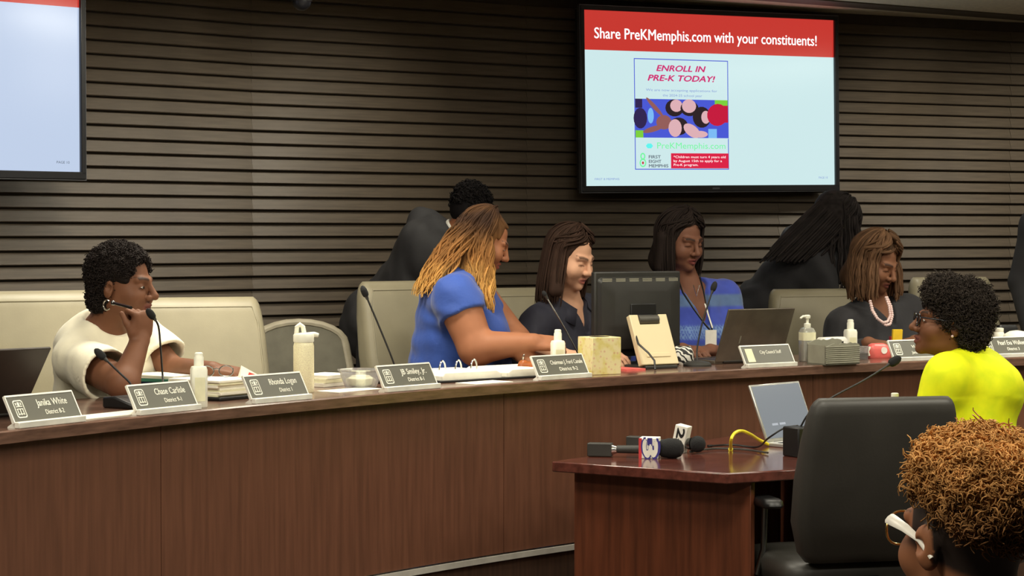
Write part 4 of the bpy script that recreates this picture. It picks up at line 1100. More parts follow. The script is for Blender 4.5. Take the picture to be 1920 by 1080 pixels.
# ---- woman in the patterned blue top with a lanyard
def woman_lanyard():
    c = P(1277, 453, 8.85); R = frame(-52, 14, 0); S = SDF(); L = head_sdf(S, c, R, 1.0, nose=1.15, lip=1.2)
    nb = P(1292, 545, 8.88); pel = np.array([P(1297, 800, 9.0)[0], 9.02, .74])
    T = Torso(pel, nb, -62, sw=.185, cd=.12, ww=.15, wd=.125, hw=.17)
    org = np.array([pel[0], pel[1], DAIS_FLOOR])
    neck(S, L, nb, .050, .062); T.add(S, -.010, bust=.06, low=False)
    er = T.sh[1]+np.array([-.06, -.08, -.28]); wr = np.array([er[0]+.16, er[1]-.2, DT+.04])
    el = T.sh[-1]+np.array([.06, -.10, -.28]); wl = P(1332, 660, 8.55); wl[2] = DT+.035
    limb(S, T.sh[1], er, wr, .05, .042, .027); limb(S, T.sh[-1], el, wl, .05, .042, .027)
    hand_sdf(S, wr, handframe((.6, -.8, 0), (0, -.2, 1)), side=-1, sc=.92); hand_sdf(S, wl, handframe((-.5, -.8, 0), (0, -.2, 1)), side=1, curl=(25, 30, 20), sc=.92)
    o = new_person('woman in a patterned blue V-neck top wearing a lanyard, beside the monitor', S, .0038, org, face_colour(c, R, 1, c3(122, 82, 64), c3(118, 60, 56), c3(30, 22, 20)))
    b1, b2, b3 = c3(66, 82, 176), c3(112, 142, 192), c3(72, 92, 170)
    def pat(v):
        z = v[:, 2]; a = np.arctan2(v[:, 1]-nb[1], v[:, 0]-nb[0])*.28
        col = np.tile(b1, (len(v), 1))
        for z0, z1, dots in ((1.055, 1.10, True), (.985, 1.02, False), (1.19, 1.23, False)):
            band = np.clip(1.5-np.abs(z-(z0+z1)/2)/((z1-z0)/2), 0, .5)*2
            dd = (np.sin(a*230)*np.sin(z*260) > .1) if dots else np.zeros(len(v), bool)
            cc = np.where(dd[:, None], b3, b2*(1 if dots else .62)); col = col*(1-band[:, None])+cc*band[:, None]
        return col*(1+.08*vnoise(v*60, 3)[:, None])
    S = SDF()
    for sd, e_2 in ((1, er), (-1, el)):
        d = e_2-T.sh[sd]; d /= np.linalg.norm(d); e1 = T.sh[sd]+d*.24; S.cap(T.sh[sd], e1, .064, .068, .0)
    T.add(S, .012, bust=.082, belly=.02, k0=.05); S.sph(nb+T.u*.055+T.f*.01, .080, .010, 's'); S.cap(nb+T.f*.07+T.u*.05, nb+T.f*.125-T.u*.12, .068, .012, .01, 's')
    f2 = folds(.004, seed=22); S.disp = lambda X: f2(X); S.slack = .008
    sdf_obj('patterned_top', S, .0055, 'cloth_vcol', o, org, pat)
    S = SDF(); S.ell(T.at(.03, 0, 0), (.175, .135, .13), T.R, 0); seated_legs(S, T, DAIS_FLOOR); sdf_obj('trousers', S, .014, 'dark_trousers', o, org); shoes(o, org, T, DAIS_FLOOR)
    # lanyard and badge
    fz = lambda px, py, dz=0: P(px, py, 8.88-.155+dz)-org
    m = MB(); m.tube([fz(1272, 525, .08), fz(1280, 548, .02), fz(1300, 578, -.02), fz(1322, 608, -.055), fz(1334, 622, -.06)], .0045, 6, flat=.5)
    m.tube([fz(1312, 520, .08), fz(1319, 545, .02), fz(1326, 580, -.02), fz(1336, 622, -.06)], .0045, 6, flat=.5); m.build('lanyard', 'black_plastic', o)
    m = MB(); m.tube([fz(1322, 570, -.012), fz(1328, 590, -.045), fz(1336, 615, -.065)], .005, 6, flat=.5); m.build('lanyard_print', 'white_shirt', o)
    b = fz(1333, 634, -.075); m = MB(); m.box(b, (.024, .0015, .034), Matrix.Rotation(math.radians(10), 3, 'Z')); m.build('name_badge', 'white_shirt', o)
    m = MB(); m.tube([fz(1300, 535, .05), fz(1306, 556, .01), fz(1311, 535, .05)], .0022, 6); m.build('necklace', 'silver', o)
    hc = c3(42, 34, 31)
    ramp = lambda v, tone=1.0: np.tile(hc, (len(v), 1))*(1+.25*vnoise(v*np.array((160, 160, 12.)), 4)[:, None])*tone
    S = SDF(); cap_hair(S, L, R, 1, .006, .110, -.04, .112); S.cap(L(0, -.06, .0), L(0, -.085, -.10), .07, .07, .05)
    S.cap(L(.08, -.02, .01), L(.075, -.01, -.11), .035, .035, .03); S.cap(L(-.075, .0, .01), L(-.07, .01, -.11), .028, .03, .03)
    sdf_obj('hair', S, .0055, 'hair_vcol', o, org, lambda v: ramp(v))
    strand_hair('hair_locks', o, org, L, R, 1, 420, lambda p: P(1000, 515, 8.85)[2], face=62, part=-.02, th=(.006, .022), rad=.004, ramp=ramp, sweep=.35, seed=13, m=20, spread=.012, theta_end=1.62, inward=.02)
woman_lanyard()

# ---- figure with long black braids bending over at the back
def woman_braids():
    c = P(1566, 424, 9.95); R = frame(38, 42, 0); S = SDF(); L = head_sdf(S, c, R, 1.0)
    nb = P(1543, 446, 10.0); pel = P(1436, 600, 10.15); T = Torso(pel, nb, 20, sw=.165, cd=.13, ww=.17, wd=.13, hw=.185, drop=.12)
    org = np.array([pel[0], pel[1], DAIS_FLOOR])
    neck(S, L, nb, .055, .065); T.add(S, -.015, low=False)
    er = T.sh[1]+np.array([.03, -.02, -.27]); wr = er+np.array([.18, .0, -.14]); el = T.sh[-1]+np.array([.1, .05, -.25]); wl = el+np.array([.18, .0, -.14])
    limb(S, T.sh[1], er, wr, .05, .042, .03); limb(S, T.sh[-1], el, wl, .05, .042, .03)
    hand_sdf(S, wr, handframe((1, 0, -.5), (0, -.2, 1)), side=-1); hand_sdf(S, wl, handframe((1, 0, -.5), (0, -.2, 1)), side=1)
    o = new_person('person with long black braids bending over in a black jacket below the television', S, .005, org, face_colour(c, R, 1, c3(120, 80, 60), c3(110, 60, 54), c3(24, 20, 20)))
    S = SDF(); limb(S, T.sh[1], er, wr+(er-wr)*.1, .068, .062, .048); limb(S, T.sh[-1], el, wl+(el-wl)*.1, .066, .06, .045)
    T.add(S, .022, hump=.09, k0=.05); S.ell(T.at(.0, 0, 0), (.2, .16, .17), T.R, .08); S.sph(nb+T.u*.075+T.f*.03, .08, .012, 's')
    fl_ = fold_lines(.006, (.7, 0, .5), 60, 7); S.disp = lambda X: fl_(X); S.slack = .01
    sdf_obj('jacket', S, .008, 'black_knit', o, org)
    S = SDF()
    for sd in (-1, 1):
        h = T.p+np.array([0, .09*sd, 0]); S.cap(h, np.array([h[0]-.02, h[1], DAIS_FLOOR+.08]), .10, .062, .05)
    sdf_obj('trousers', S, .012, 'dark_trousers', o, org)
    for sd in (-1, 1):
        a = T.p+np.array([.03, .09*sd, 0]); S = SDF(); S.ell((a[0]+.03, a[1], DAIS_FLOOR+.04), (.13, .045, .04), np.eye(3), 0).plane((0, 0, -1), (0, 0, DAIS_FLOOR)); sdf_obj('shoe', S, .012, 'black_leather', o, org)
    hc = c3(44, 39, 38)
    ramp = lambda v, tone=1.0: np.tile(hc, (len(v), 1))*(1+.5*vnoise(v*np.array((60, 60, 110.)), 4)[:, None])*tone
    S = SDF(); S.ell(L(0, -.015, .037), (.088, .108, .10), R, 0); S.cap(L(0, -.06, .06), P(1585, 500, 9.95), .075, .055, .05); S.cap(L(0, -.08, .05), P(1520, 450, 9.95), .07, .06, .05)
    sdf_obj('hair', S, .007, 'hair_vcol', o, org, lambda v: ramp(v))
    strand_hair('braids', o, org, L, R, 1, 190, lambda p: P(1000, 535, 9.95)[2], face=0, th=(.016, .03), rad=.0062, ramp=ramp, seed=23, m=26, spread=.02, theta_end=1.4, wave=(.004, 60), sides=5, taper=.7)
    strand_hair('braids', o, org, L, R, 1, 150, lambda p: P(1000, 480, 9.95)[2], face=0, th=(.016, .034), rad=.0062, ramp=ramp, seed=24, m=26, fall=(-1.0, -.1), spread=.02, theta_end=1.3, phis=(60, 180), sides=5, taper=.7)
woman_braids()

# ---- woman with shoulder-length locs and a beaded necklace
def woman_locs():
    c = P(1643, 494, 9.3); R = frame(-46, 24, 0); S = SDF(); L = head_sdf(S, c, R, 1.0, nose=1.25, lip=1.15, cheek=1.08)
    nb = P(1642, 574, 9.35); pel = np.array([P(1640, 800, 9.45)[0], 9.47, .70])
    T = Torso(pel, nb, -60, sw=.195, cd=.13, ww=.175, wd=.145, hw=.19)
    org = np.array([pel[0], pel[1], DAIS_FLOOR])
    neck(S, L, nb, .052, .064); T.add(S, -.012, low=False)
    er = T.sh[1]+np.array([-.07, -.06, -.27]); wr = np.array([er[0]+.14, er[1]-.22, DT+.04]); el = T.sh[-1]+np.array([.07, -.10, -.26]); wl = np.array([el[0]-.10, el[1]-.22, DT+.04])
    limb(S, T.sh[1], er, wr, .054, .046, .03); limb(S, T.sh[-1], el, wl, .054, .046, .03)
    hand_sdf(S, wr, handframe((.6, -.8, 0), (0, -.2, 1)), side=-1, sc=.92); hand_sdf(S, wl, handframe((-.5, -.8, 0), (0, -.2, 1)), side=1, sc=.92)
    o = new_person('woman in a black top with brown locs and a pale beaded necklace, looking down', S, .0038, org, face_colour(c, R, 1, c3(130, 89, 66), c3(120, 68, 60), c3(40, 28, 24)))
    S = SDF()
    for sd, e_2, w_2 in ((1, er, wr), (-1, el, wl)): limb(S, T.sh[sd], e_2, w_2+(e_2-w_2)*.15, .074, .064, .05)
    T.add(S, .016, bust=.085, belly=.03, k0=.05); S.sph(nb+T.u*.055+T.f*.01, .076, .010, 's'); S.cap(nb+T.f*.075+T.u*.03, nb+T.f*.12-T.u*.05, .05, .012, .01, 's')
    f2 = folds(.004, seed=32); S.disp = lambda X: f2(X); S.slack = .008
    sdf_obj('top', S, .0075, 'black_knit', o, org)
    S = SDF(); S.ell(T.at(.03, 0, 0), (.19, .15, .13), T.R, 0); seated_legs(S, T, DAIS_FLOOR); sdf_obj('trousers', S, .014, 'dark_trousers', o, org); shoes(o, org, T, DAIS_FLOOR)
    hc = c3(98, 72, 52)
    ramp = lambda v, tone=1.0: np.tile(hc, (len(v), 1))*(1+.45*vnoise(v*np.array((90, 90, 40.)), 4)[:, None])*tone
    S = SDF(); cap_hair(S, L, R, 1, .005, .115, -.04, .110); S.cap(L(0, -.06, .0), L(0, -.09, -.10), .07, .065, .05)
    sdf_obj('hair', S, .006, 'hair_vcol', o, org, lambda v: ramp(v)*.6)
    strand_hair('locs', o, org, L, R, 1, 210, lambda p: P(1000, 556, 9.3)[2], face=52, part=.01, th=(.006, .030), rad=.0062, sweep=.3, ramp=ramp, seed=33, m=20, spread=.018, theta_end=1.62, wave=(.003, 70), sides=5, taper=.6, zj=.02)
    # two-strand necklace of beads
    for k, (dx, low) in enumerate(((0, 607), (5, 612))):
        ctr = [(1632-k, 565), (1637-k*2, 583), (1646+dx*.4-k*3, 598), (1656+dx, low-2), (1664+dx, low-4), (1669+dx*.9, 592), (1667+dx*.8, 575), (1661+dx*.5, 558)]
        tt = np.linspace(0, len(ctr)-1, 30)
        xs = np.interp(tt, range(len(ctr)), [q[0] for q in ctr]); ys = np.interp(tt, range(len(ctr)), [q[1] for q in ctr])
        ds = 9.3-.10-.11*np.sin(np.linspace(.15, math.pi-.15, 30))
        m = MB()
        for x, y, d in zip(xs, ys, ds): m.sphere(P(x, y, d)-org, .0066, 5)
        m.build('necklace', 'pearl_pink', o)
woman_locs()

# ---- dark-suited figure cut off by the right edge
def person_edge():
    pel = np.array([P(2022, 600, 10.0)[0], 10.0, 1.10]); nb = pel+np.array([-.02, -.02, .50]); c = nb+np.array([0, -.03, .15]); R = frame(-120, 10, 0)
    S = SDF(); L = head_sdf(S, c, R); T = Torso(pel, nb, -120, sw=.20, cd=.12, ww=.16, wd=.12, hw=.17); org = np.array([pel[0], pel[1], DAIS_FLOOR])
    neck(S, L, nb); T.add(S, -.015, low=False)
    pts = {}
    for sd in (-1, 1):
        e_2 = T.sh[sd]+np.array([-.06 if T.r[0]*sd < 0 else .05, .02, -.28]); w_2 = e_2+np.array([.03, -.10, -.24]); pts[sd] = (e_2, w_2)
        limb(S, T.sh[sd], e_2, w_2, .05, .042, .03); hand_sdf(S, w_2, handframe((0, -.3, -1), (.0, -1, .2)), side=-sd)
    o = new_person('standing person in a dark suit cut off by the right edge of the picture', S, .006, org, face_colour(c, R, 1, c3(140, 95, 70), c3(120, 66, 58), c3(30, 24, 22)))
    S = SDF()
    for sd in (-1, 1): limb(S, T.sh[sd], pts[sd][0], pts[sd][1], .068, .062, .05)
    T.add(S, .022, k0=.05); S.ell(T.at(-.05, 0, 0), (.19, .14, .18), T.R, .08); S.sph(nb+T.u*.07+T.f*.02, .08, .012, 's')
    sdf_obj('suit_jacket', S, .010, 'black_suit', o, org)
    S = SDF()
    for sd in (-1, 1):
        h = T.p+T.r*.09*sd; S.cap(h, np.array([h[0], h[1], DAIS_FLOOR+.08]), .10, .062, .05)
    sdf_obj('trousers', S, .012, 'black_suit', o, org)
    for sd in (-1, 1):
        a = T.p+T.r*.09*sd+T.f*.05; S = SDF(); S.ell((a[0], a[1], DAIS_FLOOR+.04), (.045, .13, .04), frame(-120), 0).plane((0, 0, -1), (0, 0, DAIS_FLOOR)); sdf_obj('shoe', S, .012, 'black_leather', o, org)
    S = SDF(); S.ell(L(0, -.02, .045), (.082, .102, .096), R, 0); S.sph(L(0, .15, -.03), .105, .015, 's'); sdf_obj('hair', S, .008, 'hair_vcol', o, org, plain(c3(24, 21, 22)))
person_edge()

# ---- speaker in yellow at the table
def woman_yellow():
    c = P(1776, 608, 7.0); R = frame(179, -8, 0); S = SDF(); L = head_sdf(S, c, R, 1.0, nose=1.2, lip=1.25)
    nb = P(1812, 676, 7.05); pel = np.array([P(1832, 900, 6.98)[0], 6.98, .56])
    T = Torso(pel, nb, 148, sw=.19, cd=.125, ww=.15, wd=.125, hw=.18, drop=.06)
    org = np.array([pel[0], pel[1], 0.0])
    neck(S, L, nb, .054, .064); T.add(S, -.013, low=False)
    el = T.sh[-1]+np.array([-.10, .02, -.27]); wl = np.array([el[0]-.18, el[1]+.16, TZ+.04]); er = T.sh[1]+np.array([-.02, .10, -.27]); wr = np.array([er[0]-.2, er[1]+.08, TZ+.04])
    limb(S, T.sh[-1], el, wl, .052, .044, .028); limb(S, T.sh[1], er, wr, .052, .044, .028)
    hand_sdf(S, wl, handframe((-.8, .4, -.1), (0, -.2, 1)), side=1, curl=(20, 25, 15), sc=.93); hand_sdf(S, wr, handframe((-.8, .4, -.1), (0, -.2, 1)), side=-1, curl=(20, 25, 15), sc=.93)
    o = new_person('woman in a bright yellow top with black glasses speaking at the table', S, .0038, org, face_colour(c, R, 1, c3(118, 77, 54), c3(128, 74, 66), c3(30, 24, 20)))
    eyes(o, org, L, R, 1.0, look=(0, .0), open_=.0045)
    S = SDF()
    for sd, e_2, w_2 in ((-1, el, wl), (1, er, wr)):
        limb(S, T.sh[sd], e_2, w_2+(e_2-w_2)*.35, .074, .064, .054)
    T.add(S, .016, bust=.08, belly=.02, hump=.12, k0=.05); S.sph(nb+T.u*.06+T.f*.035, .083, .010, 's')
    f2 = folds(.003, seed=42); fl_ = fold_lines(.004, (.5, .2, .8), 50, 9); S.disp = lambda X: f2(X)+fl_(X)*(X[:, 2] < .95); S.slack = .008
    sdf_obj('yellow_top', S, .0065, 'yellow_knit', o, org)
    S = SDF(); S.ell(T.at(.0, 0, .02), (.165, .11, .10), T.R, 0); seated_legs(S, T, 0.0); sdf_obj('trousers', S, .014, 'dark_trousers', o, org); shoes(o, org, T, 0.0)
    S = SDF(); S.ell(L(0, -.035, .060), (.100, .110, .098), R, 0); S.ell(L(0, -.078, -.01), (.086, .056, .080), R, .04); S.ell(L(0, .03, .108), (.075, .06, .05), R, .03)
    S.sph(L(0, .155, -.035), .112, .014, 's')
    for s_ in (-1, 1): S.ell(L(s_*.10, .022, -.055), (.05, .058, .06), R, .012, 's')
    S.disp = lambda X: (.009*vnoise(X*42, 4)+.005*vnoise(X*90, 5)).astype(np.float32); S.slack = .014
    h, v, f = sdf_obj('hair', S, .006, 'hair_vcol', o, org, plain(c3(38, 33, 30)*.8))
    curl_hair('hair_curls', o, org, v, f, 4200, .011, .0016, 'hair_vcol', plain(c3(54, 47, 42), 3, .4), None, 4, lift=.6)
    m = MB(); m.sphere(L(-.086, -.006, -.036)-org, .0048, 8); m.build('earring', 'pearl_pink', o)
    # glasses
    g = empty('glasses', (0, 0, 0)); g.parent = o
    for s_ in (-1, 1):
        m = MB(); m.tube([L(s_*.033+.025*math.cos(w)*1.0, .108-.006*abs(math.cos(w)), .003+.021*math.sin(w))-org for w in np.linspace(0, 6.2832, 24)], .0028, 8); m.build('rim', 'glasses_black', g)
        m = MB(); m.add([L(s_*.033+.024*math.cos(w), .107, .003+.02*math.sin(w))-org for w in np.linspace(0, 6.2832, 20)[:-1]], [tuple(range(19))]); m.build('lens', 'lens', g)
        m = MB(); m.tube([L(s_*.060, .100, .012)-org, L(s_*.078, .06, .012)-org, L(s_*.082, .0, .012)-org, L(s_*.082, -.02, .0)-org], .0026, 8); m.build('temple', 'glasses_black', g)
    m = MB(); m.tube([L(-.010, .109, .008)-org, L(0, .112, .010)-org, L(.010, .109, .008)-org], .0025, 8); m.build('bridge', 'glasses_black', g)
    _f2 = np.array([math.cos(math.radians(148)), math.sin(math.radians(148))])
    office_chair((pel[0]+_f2[0]*.03, pel[1]+_f2[1]*.03, 0), 148, .86, 'low black leather chair the yellow-clad speaker sits on', 'black_leather', .235)
woman_yellow()

# ---- foreground head with bleached curls
def person_front():
    Z = 2.9; c = P(1812, 1010, Z); R = frame(114, 0, 0); S = SDF(); L = head_sdf(S, c, R, 1.0)
    nb = c+np.array([.03, -.05, -.16]); pel = np.array([nb[0]+.02, nb[1]-.08, .53])
    T = Torso(pel, nb, 105, sw=.185, cd=.12, ww=.15, wd=.12, hw=.17); org = np.array([pel[0], pel[1], 0.0])
    neck(S, L, nb, .054, .062); T.add(S, -.012, low=False); P2 = {}
    for sd in (-1, 1):
        e_2 = T.sh[sd]+T.r*sd*.04+T.f*.05-np.array([0, 0, .24]); w_2 = e_2+T.f*.22-T.r*sd*.06-np.array([0, 0, .02]); P2[sd] = (e_2, w_2)
        limb(S, T.sh[sd], e_2, w_2, .05, .042, .028); hand_sdf(S, w_2, handframe(T.f, (0, 0, 1)), side=-sd)
    scalp = c3(52, 42, 38)
    def sfn(q): # shaved sides and nape
        return np.clip((q[:, 2]+.035-.35*np.clip(q[:, 1]+.02, -.09, .06)-.0)/.012, 0, 1)*np.clip((.052-q[:, 1])/.012, 0, 1)*(np.abs(q[:, 0]) < .0765)
    o = new_person('person in front with bleached curly hair, shaved sides and white glasses, seen from behind', S, .0036, org, face_colour(c, R, 1, c3(150, 98, 68), c3(130, 74, 64), c3(40, 28, 24), scalp=scalp, scalp_fn=sfn))
    S = SDF()
    for sd in (-1, 1): limb(S, T.sh[sd], P2[sd][0], P2[sd][1]+(P2[sd][0]-P2[sd][1])*.1, .066, .06, .045)
    T.add(S, .016, k0=.05); S.sph(nb+T.u*.06+T.f*.02, .078, .010, 's'); sdf_obj('shirt', S, .01, 'audience_cloth', o, org)
    S = SDF(); S.ell(T.at(.03, 0, 0), (.18, .14, .13), T.R, 0); seated_legs(S, T, 0.0); sdf_obj('trousers', S, .014, 'dark_trousers', o, org); shoes(o, org, T, 0.0)
    S = SDF(); S.ell(L(.008, -.015, .074), (.076, .102, .066), R, 0); S.ell(L(.008, -.070, .048), (.072, .050, .055), R, .03)
    S.disp = lambda X: (.011*vnoise(X*48, 4)+.005*vnoise(X*100, 7)).astype(np.float32); S.slack = .016
    S.plane(R @ np.array([0, .5, -.866]), L(0, 0, .060)); S.p.append(S.p.pop())
    keepf = lambda vv: (lambda q: q[:, 2] > .062+.55*q[:, 1])((vv-c) @ R)
    hb, hd = c3(206, 152, 90), c3(116, 80, 48)
    def tone(v):
        q = (v-c) @ R; t = np.clip((q[:, 2]-.02)/.10, 0, 1)[:, None]; n = vnoise(v*60, 3)[:, None]
        return (hd*(1-t)+hb*t)*(1+.35*n)
    h, v, f = sdf_obj('hair', S, .005, 'hair_vcol', o, org, lambda v: tone(v)*.4)  # under-layer darkened so the gaps between curls look shaded
    curl_hair('hair_curls', o, org, v, f, 6000, .013, .0015, 'hair_vcol', tone, keepf, 6, lift=.6, segs=12, sides=3, turns=1.8)
    g = empty('glasses', (0, 0, 0)); g.parent = o
    for s_ in (-1, 1):
        m = MB(); m.tube([L(s_*.070, .086, .022)-org, L(s_*.078, .066, .022)-org, L(s_*.082, .03, .016)-org, L(s_*.082, -.005, .004)-org, L(s_*.080, -.03, -.018)-org], [.0088, .0085, .0065, .0042, .003], 8, flat=.4); m.build('temple', 'glasses_white', g)
        m = MB(); m.tube([L(s_*.036+.033*math.cos(w), .106-.012*abs(math.cos(w))**2, .004+.024*math.sin(w))-org for w in np.linspace(0, 6.2832, 24)], .0018, 8); m.build('rim', 'gold', g)
    m = MB(); m.tube([L(-.008, .110, .010)-org, L(.008, .110, .010)-org], .003, 8); m.build('bridge', 'glasses_white', g)
    office_chair((pel[0], pel[1], 0), 105, .80, 'black chair under the person with bleached curls', 'black_leather', .22)
person_front()
# ================================================================== things on the dais
mat('red_ink', (206, 60, 52), .6); mat('folder_red', (170, 50, 60), .6); mat('folder_blue', (52, 76, 130), .6); mat('folder_green', (60, 130, 110), .6); mat('folder_yellow', (224, 196, 60), .6)
mat('gavel_wood', (158, 86, 40), .35, var=(20, .2)); mat('tray_grey', (150, 148, 132), .55); mat('pink_plastic', (232, 110, 104), .35, var=(8, .12))
mat('bottle_label', (236, 232, 196), .6); mat('clear_gel', (206, 206, 196), .12, trans=.5); mat('clip_grey', (88, 86, 80), .35, metal=.3)
mat('yellow_cable', (240, 222, 40), .4); mat('foam_black', (26, 26, 27), .95, bump=(220, .5, .003)); mat('flag_white', (240, 238, 228), .45)
mat('flag_red', (206, 60, 66), .5); mat('flag_blue', (58, 54, 140), .5); mat('candy_yellow', (248, 206, 50), .5); mat('tissue', (246, 242, 232), .9)
def striped(name, ca, cb, scale, kind='BANDS'):
    m = bpy.data.materials.new(name); m.use_nodes = True; nt = m.node_tree; b = nt.nodes['Principled BSDF']
    tc = nt.nodes.new('ShaderNodeTexCoord'); w = nt.nodes.new('ShaderNodeTexWave'); w.inputs['Scale'].default_value = scale; w.inputs['Distortion'].default_value = 6; w.inputs['Detail'].default_value = 1.5; w.inputs['Detail Scale'].default_value = 2
    w.bands_direction = 'DIAGONAL'
    r = nt.nodes.new('ShaderNodeValToRGB'); r.color_ramp.elements[0].color = lin(*ca); r.color_ramp.elements[1].color = lin(*cb); r.color_ramp.elements[0].position = .46; r.color_ramp.elements[1].position = .54
    nt.links.new(tc.outputs['Object'], w.inputs[0]); nt.links.new(w.outputs['Fac'], r.inputs[0]); nt.links.new(r.outputs[0], b.inputs['Base Color']); b.inputs['Roughness'].default_value = .6
    MATS[name] = m
striped('zebra_print', (30, 28, 28), (228, 224, 214), 22)
def tissue_pattern(name):
    m = bpy.data.materials.new(name); m.use_nodes = True; nt = m.node_tree; b = nt.nodes['Principled BSDF']
    tc = nt.nodes.new('ShaderNodeTexCoord'); v = nt.nodes.new('ShaderNodeTexVoronoi'); v.inputs['Scale'].default_value = 60
    n = nt.nodes.new('ShaderNodeTexNoise'); n.inputs['Scale'].default_value = 25
    r = nt.nodes.new('ShaderNodeValToRGB'); e = r.color_ramp.elements; e[0].color = lin(232, 196, 172); e[0].position = .12; e[1].color = lin(244, 236, 196); e[1].position = .34
    r2 = nt.nodes.new('ShaderNodeValToRGB'); f = r2.color_ramp.elements; f[0].color = lin(232, 222, 140); f[0].position = .38; f[1].color = lin(246, 238, 214); f[1].position = .55
    mx = nt.nodes.new('ShaderNodeMix'); mx.data_type = 'RGBA'; mx.blend_type = 'MULTIPLY'; mx.inputs[0].default_value = .8
    nt.links.new(tc.outputs['Object'], v.inputs['Vector']); nt.links.new(tc.outputs['Object'], n.inputs['Vector']); nt.links.new(v.outputs['Distance'], r.inputs[0]); nt.links.new(n.outputs['Fac'], r2.inputs[0])
    nt.links.new(r.outputs[0], mx.inputs[6]); nt.links.new(r2.outputs[0], mx.inputs[7]); nt.links.new(mx.outputs[2], b.inputs['Base Color']); b.inputs['Roughness'].default_value = .6
    MATS[name] = m
tissue_pattern('tissue_pattern')

def name_plate(bl, br, line1, line2, label, w1=.5, w2=.3, h1=.020, h2=.0135, crest=True, width=.248):
    mid = (bl[0]+br[0])/2-4      # the plate stands just inside the desk edge at this column
    ts = np.linspace(0, TOT, 1500); best = min(ts, key=lambda t_: abs(960+F*(lambda r: (r[0][0]-r[2][0]*.024)/(r[0][1]-r[2][1]*.024))(edge_at(t_))-mid))
    p, yaw, nn = edge_at(best); c = p-nn*.024
    e = empty('name_plate', (c[0], c[1], DT), yaw, label, 'name plate', 'name plates along the dais')
    H = .080; lean = .038; W = width/2
    m = MB(); m.prism([(-.006, 0), (-.006, .004), (.006, .014), (lean+.001, H), (lean+.006, H), (.014, .012), (.03, .003), (.03, 0)], -W, W, 'yz'); m.build('holder', 'aluminium', e)
    ta = math.atan2(lean, H-.012); Rm = Matrix.Rotation(-ta, 4, 'X')
    FM = Matrix.Translation((0, .003, .013)) @ Rm
    Lf = math.hypot(lean, H-.012)
    m = MB(); m.M = FM; m.box((0, 0, Lf/2), (W, .0015, Lf/2)); fo = m.build('face', 'plate_grey', e)
    m = MB(); m.box((0, -.006, .0085), (W+.002, .009, .0085)); m.build('bottom_rail', 'aluminium', e, bevel=.002)
    m = MB(); m.M = FM; m.box((0, .001, Lf), (W+.002, .004, .0025)); m.build('top_rail', 'aluminium', e)
    m = MB(); m.M = FM; m.box((-W-.001, .001, Lf/2), (.0016, .004, Lf/2)); m.build('side_rail', 'aluminium', e)
    m = MB(); m.M = FM; m.box((W+.001, .001, Lf/2), (.0016, .004, Lf/2)); m.build('side_rail', 'aluminium', e)
    def put(name, body, u, v, width_, hh):
        me = text_mesh(body, FM @ Matrix.Translation((u, -.0022, v)), width=width_, height=hh, bold=.016); return link(name, me, 'plate_white', fo, smooth=0)
    tx = .035 if crest else .02
    put('name_lettering', line1, tx, Lf*.55, w1*width, h1)
    if line2: put('district_lettering', line2, tx, Lf*.22, w2*width, h2)
    if crest:   # city seal: rounded frame with a skyline-like device
        m = MB(); m.M = FM; cx, cz, hw, hh = -W+.036, Lf*.50, .018, .026
        pts = []
        for q, (sx, sz) in enumerate(((1, 1), (-1, 1), (-1, -1), (1, -1))):
            for k in range(5):
                w_ = math.pi/2*q+math.pi/8*k; pts.append((cx+sx*(hw-.007)+.007*math.cos(w_), cz+sz*(hh-.007)+.007*math.sin(w_)))
        n_ = len(pts); inn = [((x-cx)*.84+cx, (z-cz)*.88+cz) for x, z in pts]
        m.add([(x, -.0022, z) for x, z in pts+inn], [(i, (i+1) % n_, n_+(i+1) % n_, n_+i) for i in range(n_)]); m.build('crest_frame', 'plate_white', fo, smooth=0)
        m = MB(); m.M = FM
        def q4(x0, z0, x1, z1): m.add([(cx+x0, -.0022, cz+z0), (cx+x1, -.0022, cz+z0), (cx+x1, -.0022, cz+z1), (cx+x0, -.0022, cz+z1)], [(0, 1, 2, 3)])
        for z0 in (.006, -.001, -.016): q4(-.012, z0, .012, z0+.0025)
        for x0 in (-.011, -.0015, .008): q4(x0, -.018, x0+.003, .0)
        q4(-.004, .009, .004, .02); q4(-.011, .011, -.007, .019); q4(.007, .011, .011, .019)
        so = m.build('crest_device', 'plate_white', fo, smooth=0)
    else:
        m = MB(); m.M = FM; m.box((-W+.036, -.002, Lf*.48), (.018, .0006, Lf*.36)); m.build('paper_slip', 'bottle_label', fo)
    return e
name_plate((35, 809), (157, 793), 'Janika White', 'District 8-2', 'grey name plate by the dark laptop, leftmost on the dais', .46, .28)
name_plate((250, 777), (384, 762), 'Chase Carlisle', 'District 9-1', 'grey name plate in front of the woman in the cream top', .50, .28)
name_plate((470, 756), (591, 745), 'Rhonda Logan', 'District 1', 'grey name plate in front of the cream water bottle', .48, .22)
name_plate((716, 739), (833, 729), 'JB Smiley, Jr.', 'District 8-1', 'grey name plate beside the clear container, in front of the ring binder', .48, .30)
name_plate((1013, 717), (1110, 705), 'Chairman J. Ford Canale', 'District 9-2', 'grey name plate beside the patterned tissue box', .64, .36, .016, .014)
name_plate((1402, 692), (1496, 686), 'City Council Staff', '', 'grey name plate with a pale slip in front of the open grey laptop', .44, .3, .014, .01, crest=False)
name_plate((1690, 679), (1764, 674), 'Vice Chair', 'Jana Swearengen', 'grey name plate half hidden by the speaker\'s face', .4, .46, .013, .012)
name_plate((1846, 669), (1946, 665), 'Pearl Eva Walker', 'District 3', 'grey name plate at the right edge behind the speaker\'s yellow shoulder', .58, .26)

